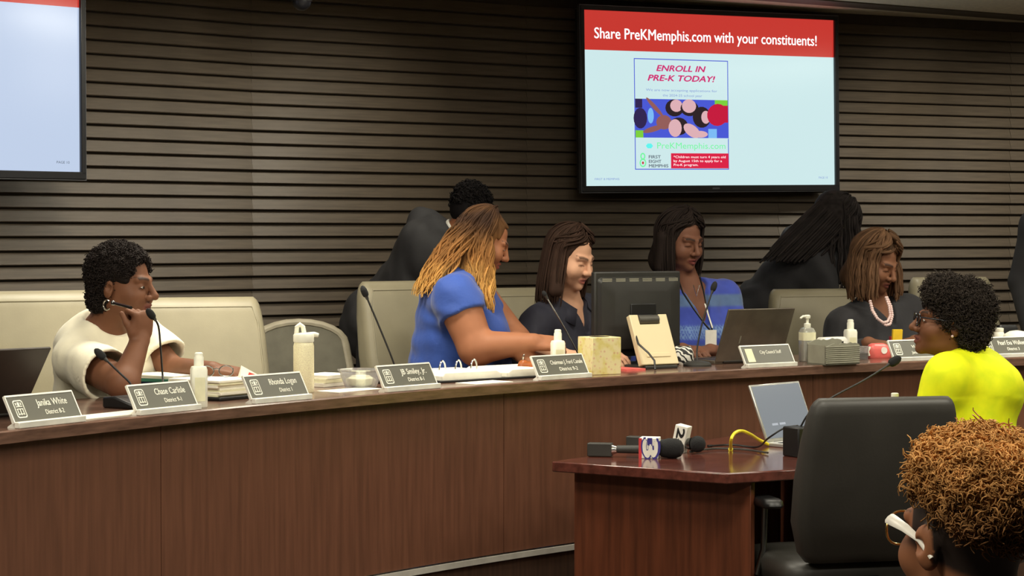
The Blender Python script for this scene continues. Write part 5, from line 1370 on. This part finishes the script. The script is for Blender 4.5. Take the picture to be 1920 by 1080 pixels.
def gooseneck(label, base, pts, head_r=.011, head_len=.04, base_kind='wedge', yaw=None, tip_dir=None, mt='black_plastic'):
    e = empty('gooseneck_microphone', base, 0, label, 'microphone', 'gooseneck microphones')
    b = np.array(base); ya = tangent(base[0]) if yaw is None else yaw
    Rm = Matrix.Rotation(ya, 4, 'Z')
    m = MB(); m.M = Rm
    if base_kind == 'wedge':
        m.prism([(-.065, 0), (.065, 0), (.065, .032), (.02, .036), (-.065, .012)], -.05, .05, 'yz'); m.build('base', 'black_plastic', e, bevel=.006)
        m = MB(); m.M = Rm; m.cyl((.0, -.02, .02), (.0, -.02, .028), .012, n=14); m.build('button', 'charcoal_plastic', e)
    elif base_kind == 'disc':
        m.lathe([(.055, 0), (.055, .008), (.045, .016), (.015, .022)], 28); m.build('base', 'charcoal_plastic', e)
    else:
        m.box((0, 0, .05), (.033, .04, .05)); m.build('base', 'black_plastic', e, bevel=.005)
    P3 = [V(np.array(p)-b) for p in pts]
    # smooth the stem
    fine = []
    for i in range(len(P3)-1):
        p0 = P3[max(i-1, 0)]; p1 = P3[i]; p2 = P3[i+1]; p3 = P3[min(i+2, len(P3)-1)]
        for k in range(6):
            t = k/6; fine.append(.5*((2*p1)+(p2-p0)*t+(2*p0-5*p1+4*p2-p3)*t*t+(3*p1-p0-3*p2+p3)*t**3))
    fine.append(P3[-1])
    m = MB(); m.tube(fine, .0032, 8); m.build('stem', mt, e)
    d = (fine[-1]-fine[-3]).normalized()
    if tip_dir is not None: d = V(tip_dir).normalized()
    m = MB(); q = fine[-1]; m.tube([q-d*.012, q, q+d*.004], [.0045, .0065, .008], 10); m.build('collar', 'charcoal_plastic', e)
    m = MB(); r = head_r; m.tube([q+d*x for x in (0, .004, .012, head_len*.6, head_len*.85, head_len)], [r*.7, r*.95, r*1.08, r*1.05, r*.8, r*.3], 14); m.build('windscreen', 'foam_black', e)
    return e
def Dp(px, depth): # point on the dais top at a column and depth
    q = P(px, 500, depth); return np.array([q[0], q[1], DT])
gooseneck('gooseneck microphone leaning left with its head before the cream blouse', Dp(243, 6.12), [Dp(243, 6.14)+np.array([0, 0, .03]), P(246, 722, 6.14), P(222, 697, 6.14), P(196, 672, 6.14)])
gooseneck('gooseneck microphone rising to the chin of the woman in the cream top', Dp(306, 6.38), [Dp(306, 6.38)+np.array([0, 0, .03]), P(305, 705, 6.5), P(301, 650, 6.45), P(297, 612, 6.42), P(288, 596, 6.4)])
gooseneck('gooseneck microphone leaning against the view of the chair left of the blue dress', Dp(742, 7.12), [Dp(742, 7.12)+np.array([0, 0, .03]), P(738, 680, 7.12), P(712, 615, 7.12), P(687, 556, 7.12)])
gooseneck('thin grey gooseneck microphone in front of the woman in the navy polo shirt', Dp(1090, 7.85), [Dp(1090, 7.85)+np.array([0, 0, .02]), P(1080, 655, 7.85), P(1052, 603, 7.85), P(1024, 556, 7.85)], mt='dark_chrome', head_r=.008, head_len=.025)
gooseneck('black gooseneck microphone in front of the lanyard, beside the open grey laptop', Dp(1308, 8.06), [Dp(1308, 8.06)+np.array([0, 0, .02]), P(1307, 655, 8.08), P(1315, 612, 8.1), P(1327, 572, 8.12), P(1336, 545, 8.14)], base_kind='disc')

def square_bottle(px, depth, label, yaw=.3):
    e = empty('sanitizer_bottle', Dp(px, depth), yaw, label, 'bottle', 'white flip-cap bottles')
    m = MB(); m.lathe([(.0215, 0), (.024, .004), (.024, .112), (.021, .121), (.010, .124)], 32, sq=5); m.build('body', 'bottle_white', e, smooth=40)
    m = MB(); m.lathe([(.011, .122), (.0145, .124), (.0145, .148), (.0125, .152), (.0125, .16), (.009, .163)], 24); m.build('flip_cap', 'bottle_white', e)
    m = MB(); m.M = Matrix.Rotation(0, 4, 'Z'); m.box((0, -.0235, .055), (.015, .0008, .035)); m.build('label_print', 'bottle_label', e)
square_bottle(372, 6.13, 'white flip-cap bottle right behind the second name plate from the left')
square_bottle(1046, 7.62, 'white flip-cap bottle before the hands of the woman in the plain blue dress')
square_bottle(1595, 8.52, 'white flip-cap bottle in front of the woman with brown locs')

# cream insulated bottle with a spout lid
b0 = Dp(569, 6.72); e = empty('water_bottle', b0, tangent(b0[0])*.3, 'tall cream insulated water bottle with a spout lid', 'bottle')
m = MB(); m.lathe([(.031, 0), (.0335, .004), (.0335, .150), (.031, .160), (.028, .164)], 32); m.build('body', 'bottle_cream', e)
m = MB(); m.lathe([(.0315, .162), (.0335, .166), (.0335, .186), (.030, .191), (.015, .193)], 32); lo_ = m.build('lid', 'bottle_white', e)
m = MB(); m.tube([(.01, 0, .184), (.035, 0, .187), (.048, 0, .184)], [.010, .009, .007], 12); m.build('spout', 'bottle_white', lo_)
m = MB(); m.tube([(-.024, 0, .188), (-.022, 0, .212), (-.012, 0, .220), (-.002, 0, .212), (.002, 0, .19)], .0075, 10); m.build('carry_loop', 'bottle_white', lo_)

# pump bottle
b0 = Dp(1514, 8.36); e = empty('pump_bottle', b0, .3, 'clear square pump bottle with a pale label, behind the ribbed tray', 'bottle')
m = MB(); m.lathe([(.026, 0), (.029, .004), (.029, .120), (.022, .134), (.012, .138)], 32, sq=5); bd = m.build('body', 'clear_gel', e, smooth=40)
m = MB(); m.lathe([(.0296, .085), (.0296, .118)], 32, sq=5); m.build('label_band', 'bottle_label', bd, smooth=40)
m = MB(); m.lathe([(.013, .136), (.014, .138), (.014, .152), (.006, .155), (.006, .172), (.012, .174), (.013, .184), (.008, .188)], 20); pm = m.build('pump', 'bottle_white', e)
m = MB(); m.tube([(0, 0, .181), (-.022, -.006, .182), (-.036, -.01, .174)], [.006, .005, .004], 10); m.build('nozzle', 'bottle_white', pm)

# stack of papers in a dark tray, with folders, glasses and a folded note
ya = tangent(Dp(420, 6.6)[0])
e = empty('paper_stack', Dp(424, 6.55), ya, 'thick stack of papers in a dark tray under a resting hand', 'papers')
m = MB(); m.box((0, 0, .006), (.16, .12, .006)); m.build('tray', 'black_plastic', e, bevel=.004)
zz = .012
for k in range(9):
    h_ = random.uniform(.003, .009); m = MB(); m.box((random.uniform(-.006, .006), random.uniform(-.006, .006), zz+h_/2), (.148, .108, h_/2*.92), Matrix.Rotation(random.uniform(-.03, .03), 3, 'Z')); m.build('paper_bundle', 'paper' if k % 3 else 'bottle_label', e); zz += h_
STACK = zz
e = empty('magazine_pile', Dp(322, 6.74), ya+.05, 'small pile of coloured folders and papers beside the gooseneck microphone', 'papers')
zz = 0
for k, mt in enumerate(('paper', 'folder_yellow', 'folder_red', 'folder_blue', 'folder_green', 'paper')):
    m = MB(); m.box((random.uniform(-.008, .008), 0, zz+.005), (.12, .10, .0046), Matrix.Rotation(random.uniform(-.06, .06), 3, 'Z')); m.build('folder', mt, e); zz += .0101
g0 = Dp(405, 6.50); g0[2] += STACK
e = empty('reading_glasses', g0, .2, 'folded reading glasses lying on the papers', 'glasses')
for s_ in (-1, 1):
    m = MB(); m.tube([(s_*.03+.022*math.cos(w), 0, .021+.017*math.sin(w)) for w in np.linspace(0, 6.2832, 20)], .002, 6); m.build('rim', 'dark_chrome', e)
    m = MB(); m.tube([(s_*.052, 0, .028), (s_*.054, .06, .012), (s_*.05, .11, .004)], .002, 6); m.build('temple', 'dark_chrome', e)
m = MB(); m.tube([(-.009, 0, .026), (0, 0, .03), (.009, 0, .026)], .002, 6); m.build('bridge', 'dark_chrome', e)
n0 = Dp(466, 6.52); n0[2] += STACK-.004
e = empty('folded_note', n0, .35, 'white folded note with a red mark, propped at the end of the paper stack', 'note')
m = MB(); m.add([(-.03, -.01, 0), (.05, -.01, 0), (-.022, .012, .042), (-.03, .03, 0), (.05, .03, 0)], [(0, 1, 2), (3, 2, 4), (1, 4, 2), (0, 2, 3)]); nt_ = m.build('sheet', 'paper', e, smooth=0)
m = MB(); m.add([(-.004, -.0062, .012), (.022, -.0075, .007), (.020, -.0055, .013), (.0, -.003, .021)], [(0, 1, 2, 3)]); m.build('red_mark', 'red_ink', nt_, smooth=0)
def sheet(px0, px1, dn, df, label, yaw_off=0, z=0.0):
    c = (Dp(px0, dn)+Dp(px1, df))/2; e = empty('loose_sheet', c, tangent(c[0])+yaw_off, label, 'paper', 'loose sheets')
    w = np.linalg.norm(Dp(px1, df)-Dp(px0, dn))/2; m = MB(); m.box((0, 0, .0015+z), (w, .05, .0012)); m.build('sheet', 'paper', e); return e
sheet(140, 262, 5.72, 6.0, 'white sheet lying between the two leftmost name plates')
sheet(612, 700, 6.72, 6.88, 'white sheet under the clear container')
sheet(866, 950, 7.1, 7.2, 'white sheet at the dais edge in front of the ring binder')
# small stack left of the clear container
e = empty('booklet_stack', Dp(608, 7.02), tangent(Dp(608, 7.02)[0]), 'white booklets stacked beside the cream water bottle', 'booklets')
for k in range(3): m = MB(); m.box((.004*k, 0, .007+.013*k), (.07, .06, .006), Matrix.Rotation(.05*k, 3, 'Z')); m.build('booklet', 'paper' if k != 1 else 'bottle_label', e)
# clear container with something yellow
e = empty('clear_container', Dp(676, 6.93), tangent(Dp(676, 6.93)[0]), 'clear plastic container holding a pale yellow item', 'container')
m = MB(); n_ = 28
m.lathe([(.045, .002), (.062, .055), (.066, .058), (.066, .062), (.060, .062), (.057, .055), (.042, .006)], n_, sq=4); m.build('tub', 'clear_plastic', e)
m = MB(); m.lathe([(.03, .008), (.036, .012), (.040, .032), (.030, .040), (.008, .042)], 20); m.build('contents', 'bottle_label', e)
# open ring binder
bc = Dp(905, 7.42); ya = tangent(bc[0])
e = empty('ring_binder', bc, ya-.12, 'open ring binder with white pages in front of the woman in the plain blue dress', 'binder')
m = MB(); m.box((0, 0, .004), (.30, .14, .004)); m.build('cover', 'black_plastic', e, bevel=.002)
for s_ in (-1, 1):
    m = MB(); m.loft([(s_*.145, 0, .008, .135, .125, .01), (s_*.145, 0, .022, .135, .125, .01), (s_*.15, 0, .032, .12, .123, .01)]); m.build('page_block', 'paper', e, smooth=30)
for k, px in enumerate((797, 846, 894)):
    q = V(P(px, 694, 7.42)-bc); q = Matrix.Rotation(-(ya-.12), 3, 'Z') @ q
    m = MB(); m.tube([(q.x+.014*math.cos(w), .03, .028+.036*math.sin(w)) for w in np.linspace(-.2, 3.34, 14)], .0032, 8); m.build('ring', 'chrome', e)
# wooden gavel
gb = Dp(992, 7.55); e = empty('gavel', gb, -.7, 'small brown wooden gavel on its side beside the Chairman name plate', 'gavel')
m = MB(); m.tube([(-.035, 0, .027), (-.033, 0, .027), (-.02, 0, .027), (-.016, 0, .027), (.016, 0, .027), (.02, 0, .027), (.033, 0, .027), (.035, 0, .027)], [.02, .027, .027, .023, .023, .027, .027, .02], 22); m.build('head', 'gavel_wood', e)
m = MB(); m.tube([(0, .02, .027), (0, .08, .022), (0, .17, .016)], [.008, .007, .010], 12); m.build('handle', 'gavel_wood', e)
# tissue box
tb_ = Dp(1124, 7.62); e = empty('tissue_box', tb_, tangent(tb_[0])-.25, 'tall cream tissue box with a faint pink and yellow pattern', 'tissue box')
m = MB(); m.box((0, 0, .068), (.060, .055, .068)); m.build('carton', 'tissue_pattern', e, bevel=.002)
m = MB(); m.lathe([(.038, .1362), (.030, .1366), (.02, .1364)], 24); m.build('opening', 'black_plastic', e)
# monitor seen from behind
mc = P(1196, 588, 8.12); mya = tangent(mc[0])-.14
e = empty('computer_monitor', (mc[0], mc[1], DT), mya, 'black computer monitor seen from behind between two women', 'monitor')
zc = mc[2]-DT; W2, H2 = .205, .165
m = MB(); m.box((0, .012, zc), (W2, .014, H2)); m.build('bezel', 'monitor_black', e, bevel=.006)
m = MB(); m.loft([(0, 0, 0, W2-.012, H2-.02, .02), (0, 0, .02, W2-.02, H2-.03, .02), (0, -.0, .034, W2-.07, H2-.075, .02)])
for v in m.v: v.y, v.z = -v.z, v.y+zc
m.build('rear_shell', 'monitor_black', e, smooth=30)
for k in range(6):
    m = MB(); x = -W2+.045+k*.063
    for j in range(3): m.box((x, -.0215, zc+H2-.028-.0045*j), (.022, .0012, .0013))
    m.build('vent', 'tray_grey', e)
m = MB(); m.box((0, -.036, zc-.02), (.06, .004, .06)); m.build('mount_plate', 'black_plastic', e, bevel=.003)
m = MB(); m.box((0, -.045, zc/2), (.035, .012, zc/2-.002)); m.build('stand_neck', 'black_plastic', e, bevel=.005)
m = MB(); m.lathe([(.11, 0), (.11, .008), (.05, .016), (.02, .018)], 30, (0, -.03, 0)); m.build('stand_base', 'black_plastic', e)
m = MB(); m.box((0, .027, zc), (W2-.015, .001, H2-.015)); m.build('display', 'bezel_black', e)
# cream tilting stand with a dark clip in front of the monitor
pc = Dp(1236, 7.92); e = empty('tablet_stand', pc, tangent(pc[0])-.12, 'cream tilted stand with a dark clip at the top, in front of the black monitor', 'stand')
Rm = Matrix.Translation((0, 0, .012)) @ Matrix.Rotation(math.radians(-24), 4, 'X')
m = MB(); m.M = Rm; m.prism([(-.088, 0), (.088, 0), (.088, .205), (.048, .205), (.048, .165), (-.048, .165), (-.048, .205), (-.088, .205)], -.012, .012, 'xz'); m.build('panel', 'cream_plastic', e, bevel=.003)
m = MB(); m.M = Rm; m.box((0, -.013, .038), (.055, .002, .008)); m.build('ledge', 'cream_plastic', e, bevel=.001)
m = MB(); m.M = Rm; m.cyl((-.046, 0, .188), (.046, 0, .188), .018, n=18); m.build('clip', 'clip_grey', e)
m = MB(); m.box((0, .05, .006), (.075, .07, .006)); m.build('foot', 'charcoal_plastic', e, bevel=.003)
q0 = pc
m = MB(); m.tube([V(P(1190, 622, 7.93)-pc), V(P(1197, 645, 7.88)-pc), V(P(1216, 662, 7.84)-pc), V(P(1227, 676, 7.82)-pc), V(Dp(1229, 7.80)-pc+np.array([0, 0, .004]))], .004, 8)
for i in range(len(m.v)): m.v[i] = Matrix.Rotation(-(tangent(pc[0])-.12), 3, 'Z') @ m.v[i]
m.build('cable', 'black_plastic', e)
# pink folder and flat leads between tissue box and stand
e = empty('pink_folder', Dp(1172, 7.82), tangent(.4), 'thin pink folder lying behind the tissue box', 'folder')
m = MB(); m.box((0, 0, .004), (.05, .06, .004)); m.build('cover', 'pink_plastic', e)
# zebra-print pouch
e = empty('zebra_pouch', Dp(1281, 8.14), .2, 'small zebra-print pouch between the monitor and the gooseneck microphone', 'pouch')
m = MB(); m.loft([(0, 0, 0, .034, .026, .02), (0, 0, .012, .042, .032, .025), (0, 0, .05, .040, .028, .022), (0, 0, .068, .034, .012, .01), (0, 0, .072, .030, .004, .003)]); zp = m.build('body', 'zebra_print', e, smooth=60)
m = MB(); m.tube([(-.03, 0, .073), (.03, 0, .073)], .002, 6); m.build('zip', 'silver', e)

def laptop(hinge, yaw, tilt, w, h, mt, label, screen=None, depth=None, logo=True):
    """hinge line at the origin along x; keyboard side towards +y; lid leaning back over -y"""
    e = empty('laptop', hinge, yaw, label, 'laptop')
    depth = depth or h
    m = MB(); m.box((0, depth/2, .007), (w/2, depth/2, .007)); m.build('base', mt, e, bevel=.003)
    m = MB(); m.box((0, depth*.42, .0145), (w*.44, depth*.26, .0006)); m.build('keyboard', 'black_plastic', e)
    m = MB(); m.box((0, depth*.83, .0145), (w*.15, depth*.11, .0006)); m.build('touchpad', 'charcoal_plastic', e)
    Lm = Matrix.Translation((0, -.002, .010)) @ Matrix.Rotation(math.radians(tilt), 4, 'X')
    m = MB(); m.M = Lm; m.box((0, 0, h/2), (w/2, .004, h/2)); lid = m.build('lid', mt, e, bevel=.002)
    m = MB(); m.M = Lm; m.box((0, .0045, h/2+.004), (w/2-.008, .0006, h/2-.011)); sc_ = m.build('screen', screen or 'bezel_black', lid)
    m = MB(); m.M = Lm; m.cyl((-w*.38, 0, 0), (w*.38, 0, 0), .006, n=12); m.build('hinge', 'charcoal_plastic', e)
    if screen:
        for dx in (-.075, -.03):
            m = MB(); m.M = Lm; m.box((-dx, .0053, h*.30), (.017, .0002, .004)); m.build('screen_mark', 'laptop_screen_mark', sc_)
    elif logo:
        m = MB(); m.M = Lm; m.box((-w*.22, -.0043, h*.42), (.003, .0004, .016)); m.build('maker_mark', 'tray_grey', lid)
    return e
lp = Dp(1403, 8.26); laptop(lp, tangent(lp[0])-.05, 22, .335, .225, 'laptop_grey', 'open grey laptop seen from behind, in front of the empty dais seat', depth=.23)
lh = Dp(-62, 5.72); laptop(lh, tangent(lh[0])-.25, 38, .34, .24, 'laptop_dark', 'dark open laptop seen from behind at the left edge of the dais', depth=.23)
# ribbed tray, device behind it, pink dispenser and small things on the right
tc_ = Dp(1563, 8.20); e = empty('ribbed_tray', tc_, tangent(tc_[0]), 'grey ribbed desk tray with a wavy rim, in front of the clear pump bottle', 'tray')
W3, D3, H3 = .088, .055, .078
m = MB()
top = [(W3*(1-2*t), H3+.006*math.sin(t*11)+(0.008 if .25 < t < .6 else 0)) for t in np.linspace(0, 1, 16)]
m.prism([(-W3, 0), (W3, 0)]+top, -D3, -D3+.005, 'xz'); m.prism([(-W3, 0), (W3, 0)]+[(x, z+.012) for x, z in top], D3-.005, D3, 'xz')
m.box((-W3+.0025, 0, H3/2), (.0025, D3, H3/2)); m.box((W3-.0025, 0, H3/2), (.0025, D3, H3/2)); m.box((0, 0, .003), (W3, D3, .003)); m.build('shell', 'tray_grey', e)
for k in range(9): m = MB(); m.box((0, -D3-.0012, .008+k*.0078), (W3, .0016, .0022)); m.build('rib', 'tray_grey', e, bevel=.001)
dv = Dp(1560, 8.36); e = empty('card_reader', dv, tangent(dv[0])+.1, 'pale low device behind the ribbed tray', 'device')
m = MB(); m.loft([(0, 0, 0, .075, .03, .02), (0, 0, .085, .075, .03, .02), (0, 0, .098, .065, .022, .018)]); m.build('shell', 'aluminium', e, smooth=50)
m = MB(); m.box((-.01, -.031, .07), (.045, .001, .012)); m.build('slot', 'charcoal_plastic', e)
pk = Dp(1648, 8.58); e = empty('tape_dispenser', pk, tangent(pk[0])-.2, 'pink rounded tape dispenser in front of the woman with brown locs', 'tape dispenser')
m = MB(); m.loft([(0, 0, .0, .048, .022, .02), (0, 0, .008, .052, .025, .022), (0, 0, .038, .05, .025, .022), (-.004, 0, .056, .04, .02, .018), (-.006, 0, .062, .026, .012, .01)]); m.build('shell', 'pink_plastic', e, smooth=60)
m = MB(); m.tube([(-.05, -.012, .012), (-.056, -.012, .03), (-.046, -.012, .048)], .005, 8); m.build('cutter', 'bottle_white', e)
m = MB(); m.cyl((.012, -.027, .033), (.012, .027, .033), .014, n=18); m.build('roll', 'tissue', e)
gl = Dp(1618, 8.50); e = empty('clear_cup', gl, 0, 'small clear cup left of the pink tape dispenser', 'cup')
m = MB(); m.lathe([(.022, 0), (.025, .05), (.0275, .052), (.0265, .054), (.0235, .05), (.0205, .004)], 24); m.build('cup', 'clear_plastic', e)
m = MB(); m.lathe([(.0205, .004), (.0222, .026), (.01, .027)], 20); m.build('clips', 'dark_chrome', e)
cy = Dp(1682, 8.78); e = empty('sticky_notes', cy, .3, 'tiny bright yellow pad showing above the half-hidden name plate', 'sticky notes')
m = MB(); m.box((0, 0, .055), (.022, .006, .055), Matrix.Rotation(.1, 3, 'X')); m.build('pad', 'candy_yellow', e)
m = MB(); m.box((.0, .012, .04), (.026, .008, .04)); m.build('holder', 'folder_red', e)
wb = Dp(1907, 8.92); e = empty('white_bowl', wb, 0, 'white rounded lid showing above the name plate at the right edge', 'bowl')
m = MB(); m.lathe([(.03, 0), (.055, .03), (.06, .06), (.06, .07), (.05, .085), (.03, .096), (.004, .1)], 28); m.build('bowl', 'bottle_white', e)
wb = Dp(1874, 8.98); e = empty('round_jar', wb, 0, 'small white jar behind the right-edge name plate', 'jar')
m = MB(); m.lathe([(.02, 0), (.022, .004), (.022, .085), (.018, .092)], 20); m.build('jar', 'bottle_white', e)
m = MB(); m.lathe([(.019, .09), (.02, .092), (.02, .106), (.012, .108)], 20); m.build('cap', 'bottle_white', e)
wb = Dp(1888, 9.1); e = empty('phone_handset', wb, .4, 'dark handset on the dais before the empty right-hand chair', 'handset')
m = MB(); m.loft([(0, 0, 0, .05, .02, .01), (0, 0, .10, .05, .02, .01), (0, 0, .115, .045, .012, .01)]); m.build('body', 'black_plastic', e)

# ================================================================== things on the speaker's table
def Tp(px, depth): q = P(px, 500, depth); return np.array([q[0], q[1], TZ])
# hand microphone with the "3" flag
a, b = Tp(1103, 6.93), Tp(1288, 6.86); d = V(b-a); Lm_ = d.length; yaw = math.atan2(d.y, d.x)
e = empty('hand_microphone', a, yaw, 'black hand microphone with a square red, white and blue 3 flag', 'microphone', 'news microphones')
m = MB(); m.box((.041, 0, .024), (.041, .02, .022)); m.build('transmitter', 'charcoal_plastic', e, bevel=.003)
m = MB(); m.tube([(.082, 0, .024), (.095, 0, .024), (.10, 0, .024)], [.018, .013, .011], 14); m.build('connector', 'chrome', e)
m = MB(); m.tube([(.098, 0, .026), (.19, 0, .027), (.245, 0, .03)], [.013, .0145, .018], 16); m.build('handle', 'charcoal_plastic', e)
m = MB(); m.box((.208, 0, .034), (.032, .034, .034)); fl_ = m.build('flag', 'flag_white', e, bevel=.002)
m = MB(); m.box((.181, -.0345, .034), (.005, .0006, .034)); m.build('flag_red_field', 'flag_red', fl_)
m = MB(); m.box((.213, -.0345, .057), (.008, .0006, .012)); m.build('flag_blue_field', 'flag_blue', fl_)
mt3 = Matrix.Translation((.192, -.0352, .060)) @ Matrix.Rotation(math.radians(90), 4, 'Y')
me = text_mesh('3', Matrix.Translation((.188, -.0356, .034)) @ Matrix.Rotation(math.radians(90), 4, 'Y') @ Matrix.Translation((0, 0, .002)), width=.056, height=.054, bold=.06); link('numeral_outline', me, 'flag_blue', fl_, smooth=0)
me = text_mesh('3', Matrix.Translation((.189, -.0362, .034)) @ Matrix.Rotation(math.radians(90), 4, 'Y') @ Matrix.Translation((0, 0, .003)), width=.052, height=.046, bold=.035); link('numeral', me, 'flag_white', fl_, smooth=0)
m = MB(); m.tube([(.24, 0, .032), (.246, 0, .032), (.27, 0, .033), (.295, 0, .033), (.312, 0, .033), (.32, 0, .033)], [.02, .028, .033, .033, .026, .012], 20); m.build('windscreen', 'foam_black', e)
# hand microphone with the "24" flag
a, b = Tp(1180, 7.12), Tp(1330, 7.0); d = V(b-a); yaw = math.atan2(d.y, d.x)
e = empty('hand_microphone', a, yaw, 'black hand microphone with a tilted white 24 flag, ball head to the right', 'microphone', 'news microphones')
m = MB(); m.box((.03, 0, .032), (.035, .018, .018)); m.build('transmitter', 'charcoal_plastic', e, bevel=.003)
m = MB(); m.tube([(.06, 0, .03), (.15, 0, .03), (.215, 0, .032)], [.012, .0135, .016], 16); m.build('handle', 'charcoal_plastic', e)
RF = Matrix.Translation((.190, 0, .049)) @ Matrix.Rotation(math.radians(12), 4, 'Y')
m = MB(); m.M = RF; m.box((0, 0, 0), (.022, .024, .046)); fl_ = m.build('flag', 'flag_white', e, bevel=.002)
me = text_mesh('24', RF @ Matrix.Translation((-.011, -.0246, 0)) @ Matrix.Rotation(math.radians(90), 4, 'Y'), width=.074, height=.026, bold=.03); link('numeral', me, 'black_plastic', fl_, smooth=0)
m = MB(); m.tube([(.21, 0, .032), (.225, 0, .032)], [.018, .022], 16); m.build('collar', 'dark_chrome', e)
m = MB(); m.sphere((.248, 0, .032), .028, 14); m.build('grille', 'foam_black', e)
# laptop on the table
th = Tp(1487, 7.36); laptop(th, math.atan2(td[1], td[0])+math.pi-.08, 22, .30, .215, 'laptop_silver', 'silver open laptop with its screen towards the black chair, on the speaker table', screen='laptop_screen', depth=.20)
# speaker's gooseneck microphone on its black box
gb_ = Tp(1497, 6.93); gooseneck('long gooseneck microphone on a black block base, reaching to the speaker in yellow', gb_, [gb_+np.array([.01, 0, .10]), P(1520, 772, 6.92), P(1562, 744, 6.92), P(1620, 713, 6.94), P(1668, 683, 6.95)], base_kind='block', yaw=.6, head_r=.014, head_len=.045)
def cable(pts, r, mt, label):
    e = empty('cable', pts[0], 0, label, 'cable'); P3 = [V(np.array(p)-np.array(pts[0])) for p in pts]; fine = []
    for i in range(len(P3)-1):
        p0 = P3[max(i-1, 0)]; p1 = P3[i]; p2 = P3[i+1]; p3 = P3[min(i+2, len(P3)-1)]
        for k in range(8):
            t = k/8; fine.append(.5*((2*p1)+(p2-p0)*t+(2*p0-5*p1+4*p2-p3)*t*t+(3*p1-p0-3*p2+p3)*t**3))
    fine.append(P3[-1]); m = MB(); m.tube(fine, r, 8); m.build('lead', mt, e)
    m = MB(); d = (fine[0]-fine[1]).normalized(); m.tube([fine[0]+d*.0, fine[0]+d*.018], [r*1.5, r*1.4], 8); m.build('plug', mt, e)
T_ = lambda px, py: G(px, py, TZ+.006)
cable([T_(1370, 842), P(1371, 824, 7.0), P(1378, 812, 7.04), P(1391, 808, 7.08), P(1408, 815, 7.14), P(1422, 824, 7.22), T_(1442, 834)], .0055, 'yellow_cable', 'bright yellow cable arching up from the speaker table')
cable([T_(1335, 836), T_(1375, 834), T_(1420, 838), P(1440, 822, 7.0), P(1470, 803, 6.98), P(1496, 798, 6.96)], .0032, 'black_plastic', 'thin dark cable running in front of the silver laptop')
cable([T_(1300, 846), T_(1340, 841), T_(1395, 843), T_(1440, 849)], .0032, 'charcoal_plastic', 'grey cable lying flat behind the microphones')
# water bottle hidden behind the black chair, only its cap showing
wb = Tp(1679, 7.3); e = empty('water_bottle', wb, 0, 'small white-capped bottle just showing above the black chair back', 'bottle')
m = MB(); m.lathe([(.028, 0), (.03, .004), (.03, .12), (.026, .14), (.012, .158), (.012, .165)], 24); m.build('body', 'clear_plastic', e)
m = MB(); m.lathe([(.012, .162), (.0135, .163), (.0135, .182), (.01, .184)], 20); m.build('cap', 'bottle_white', e)
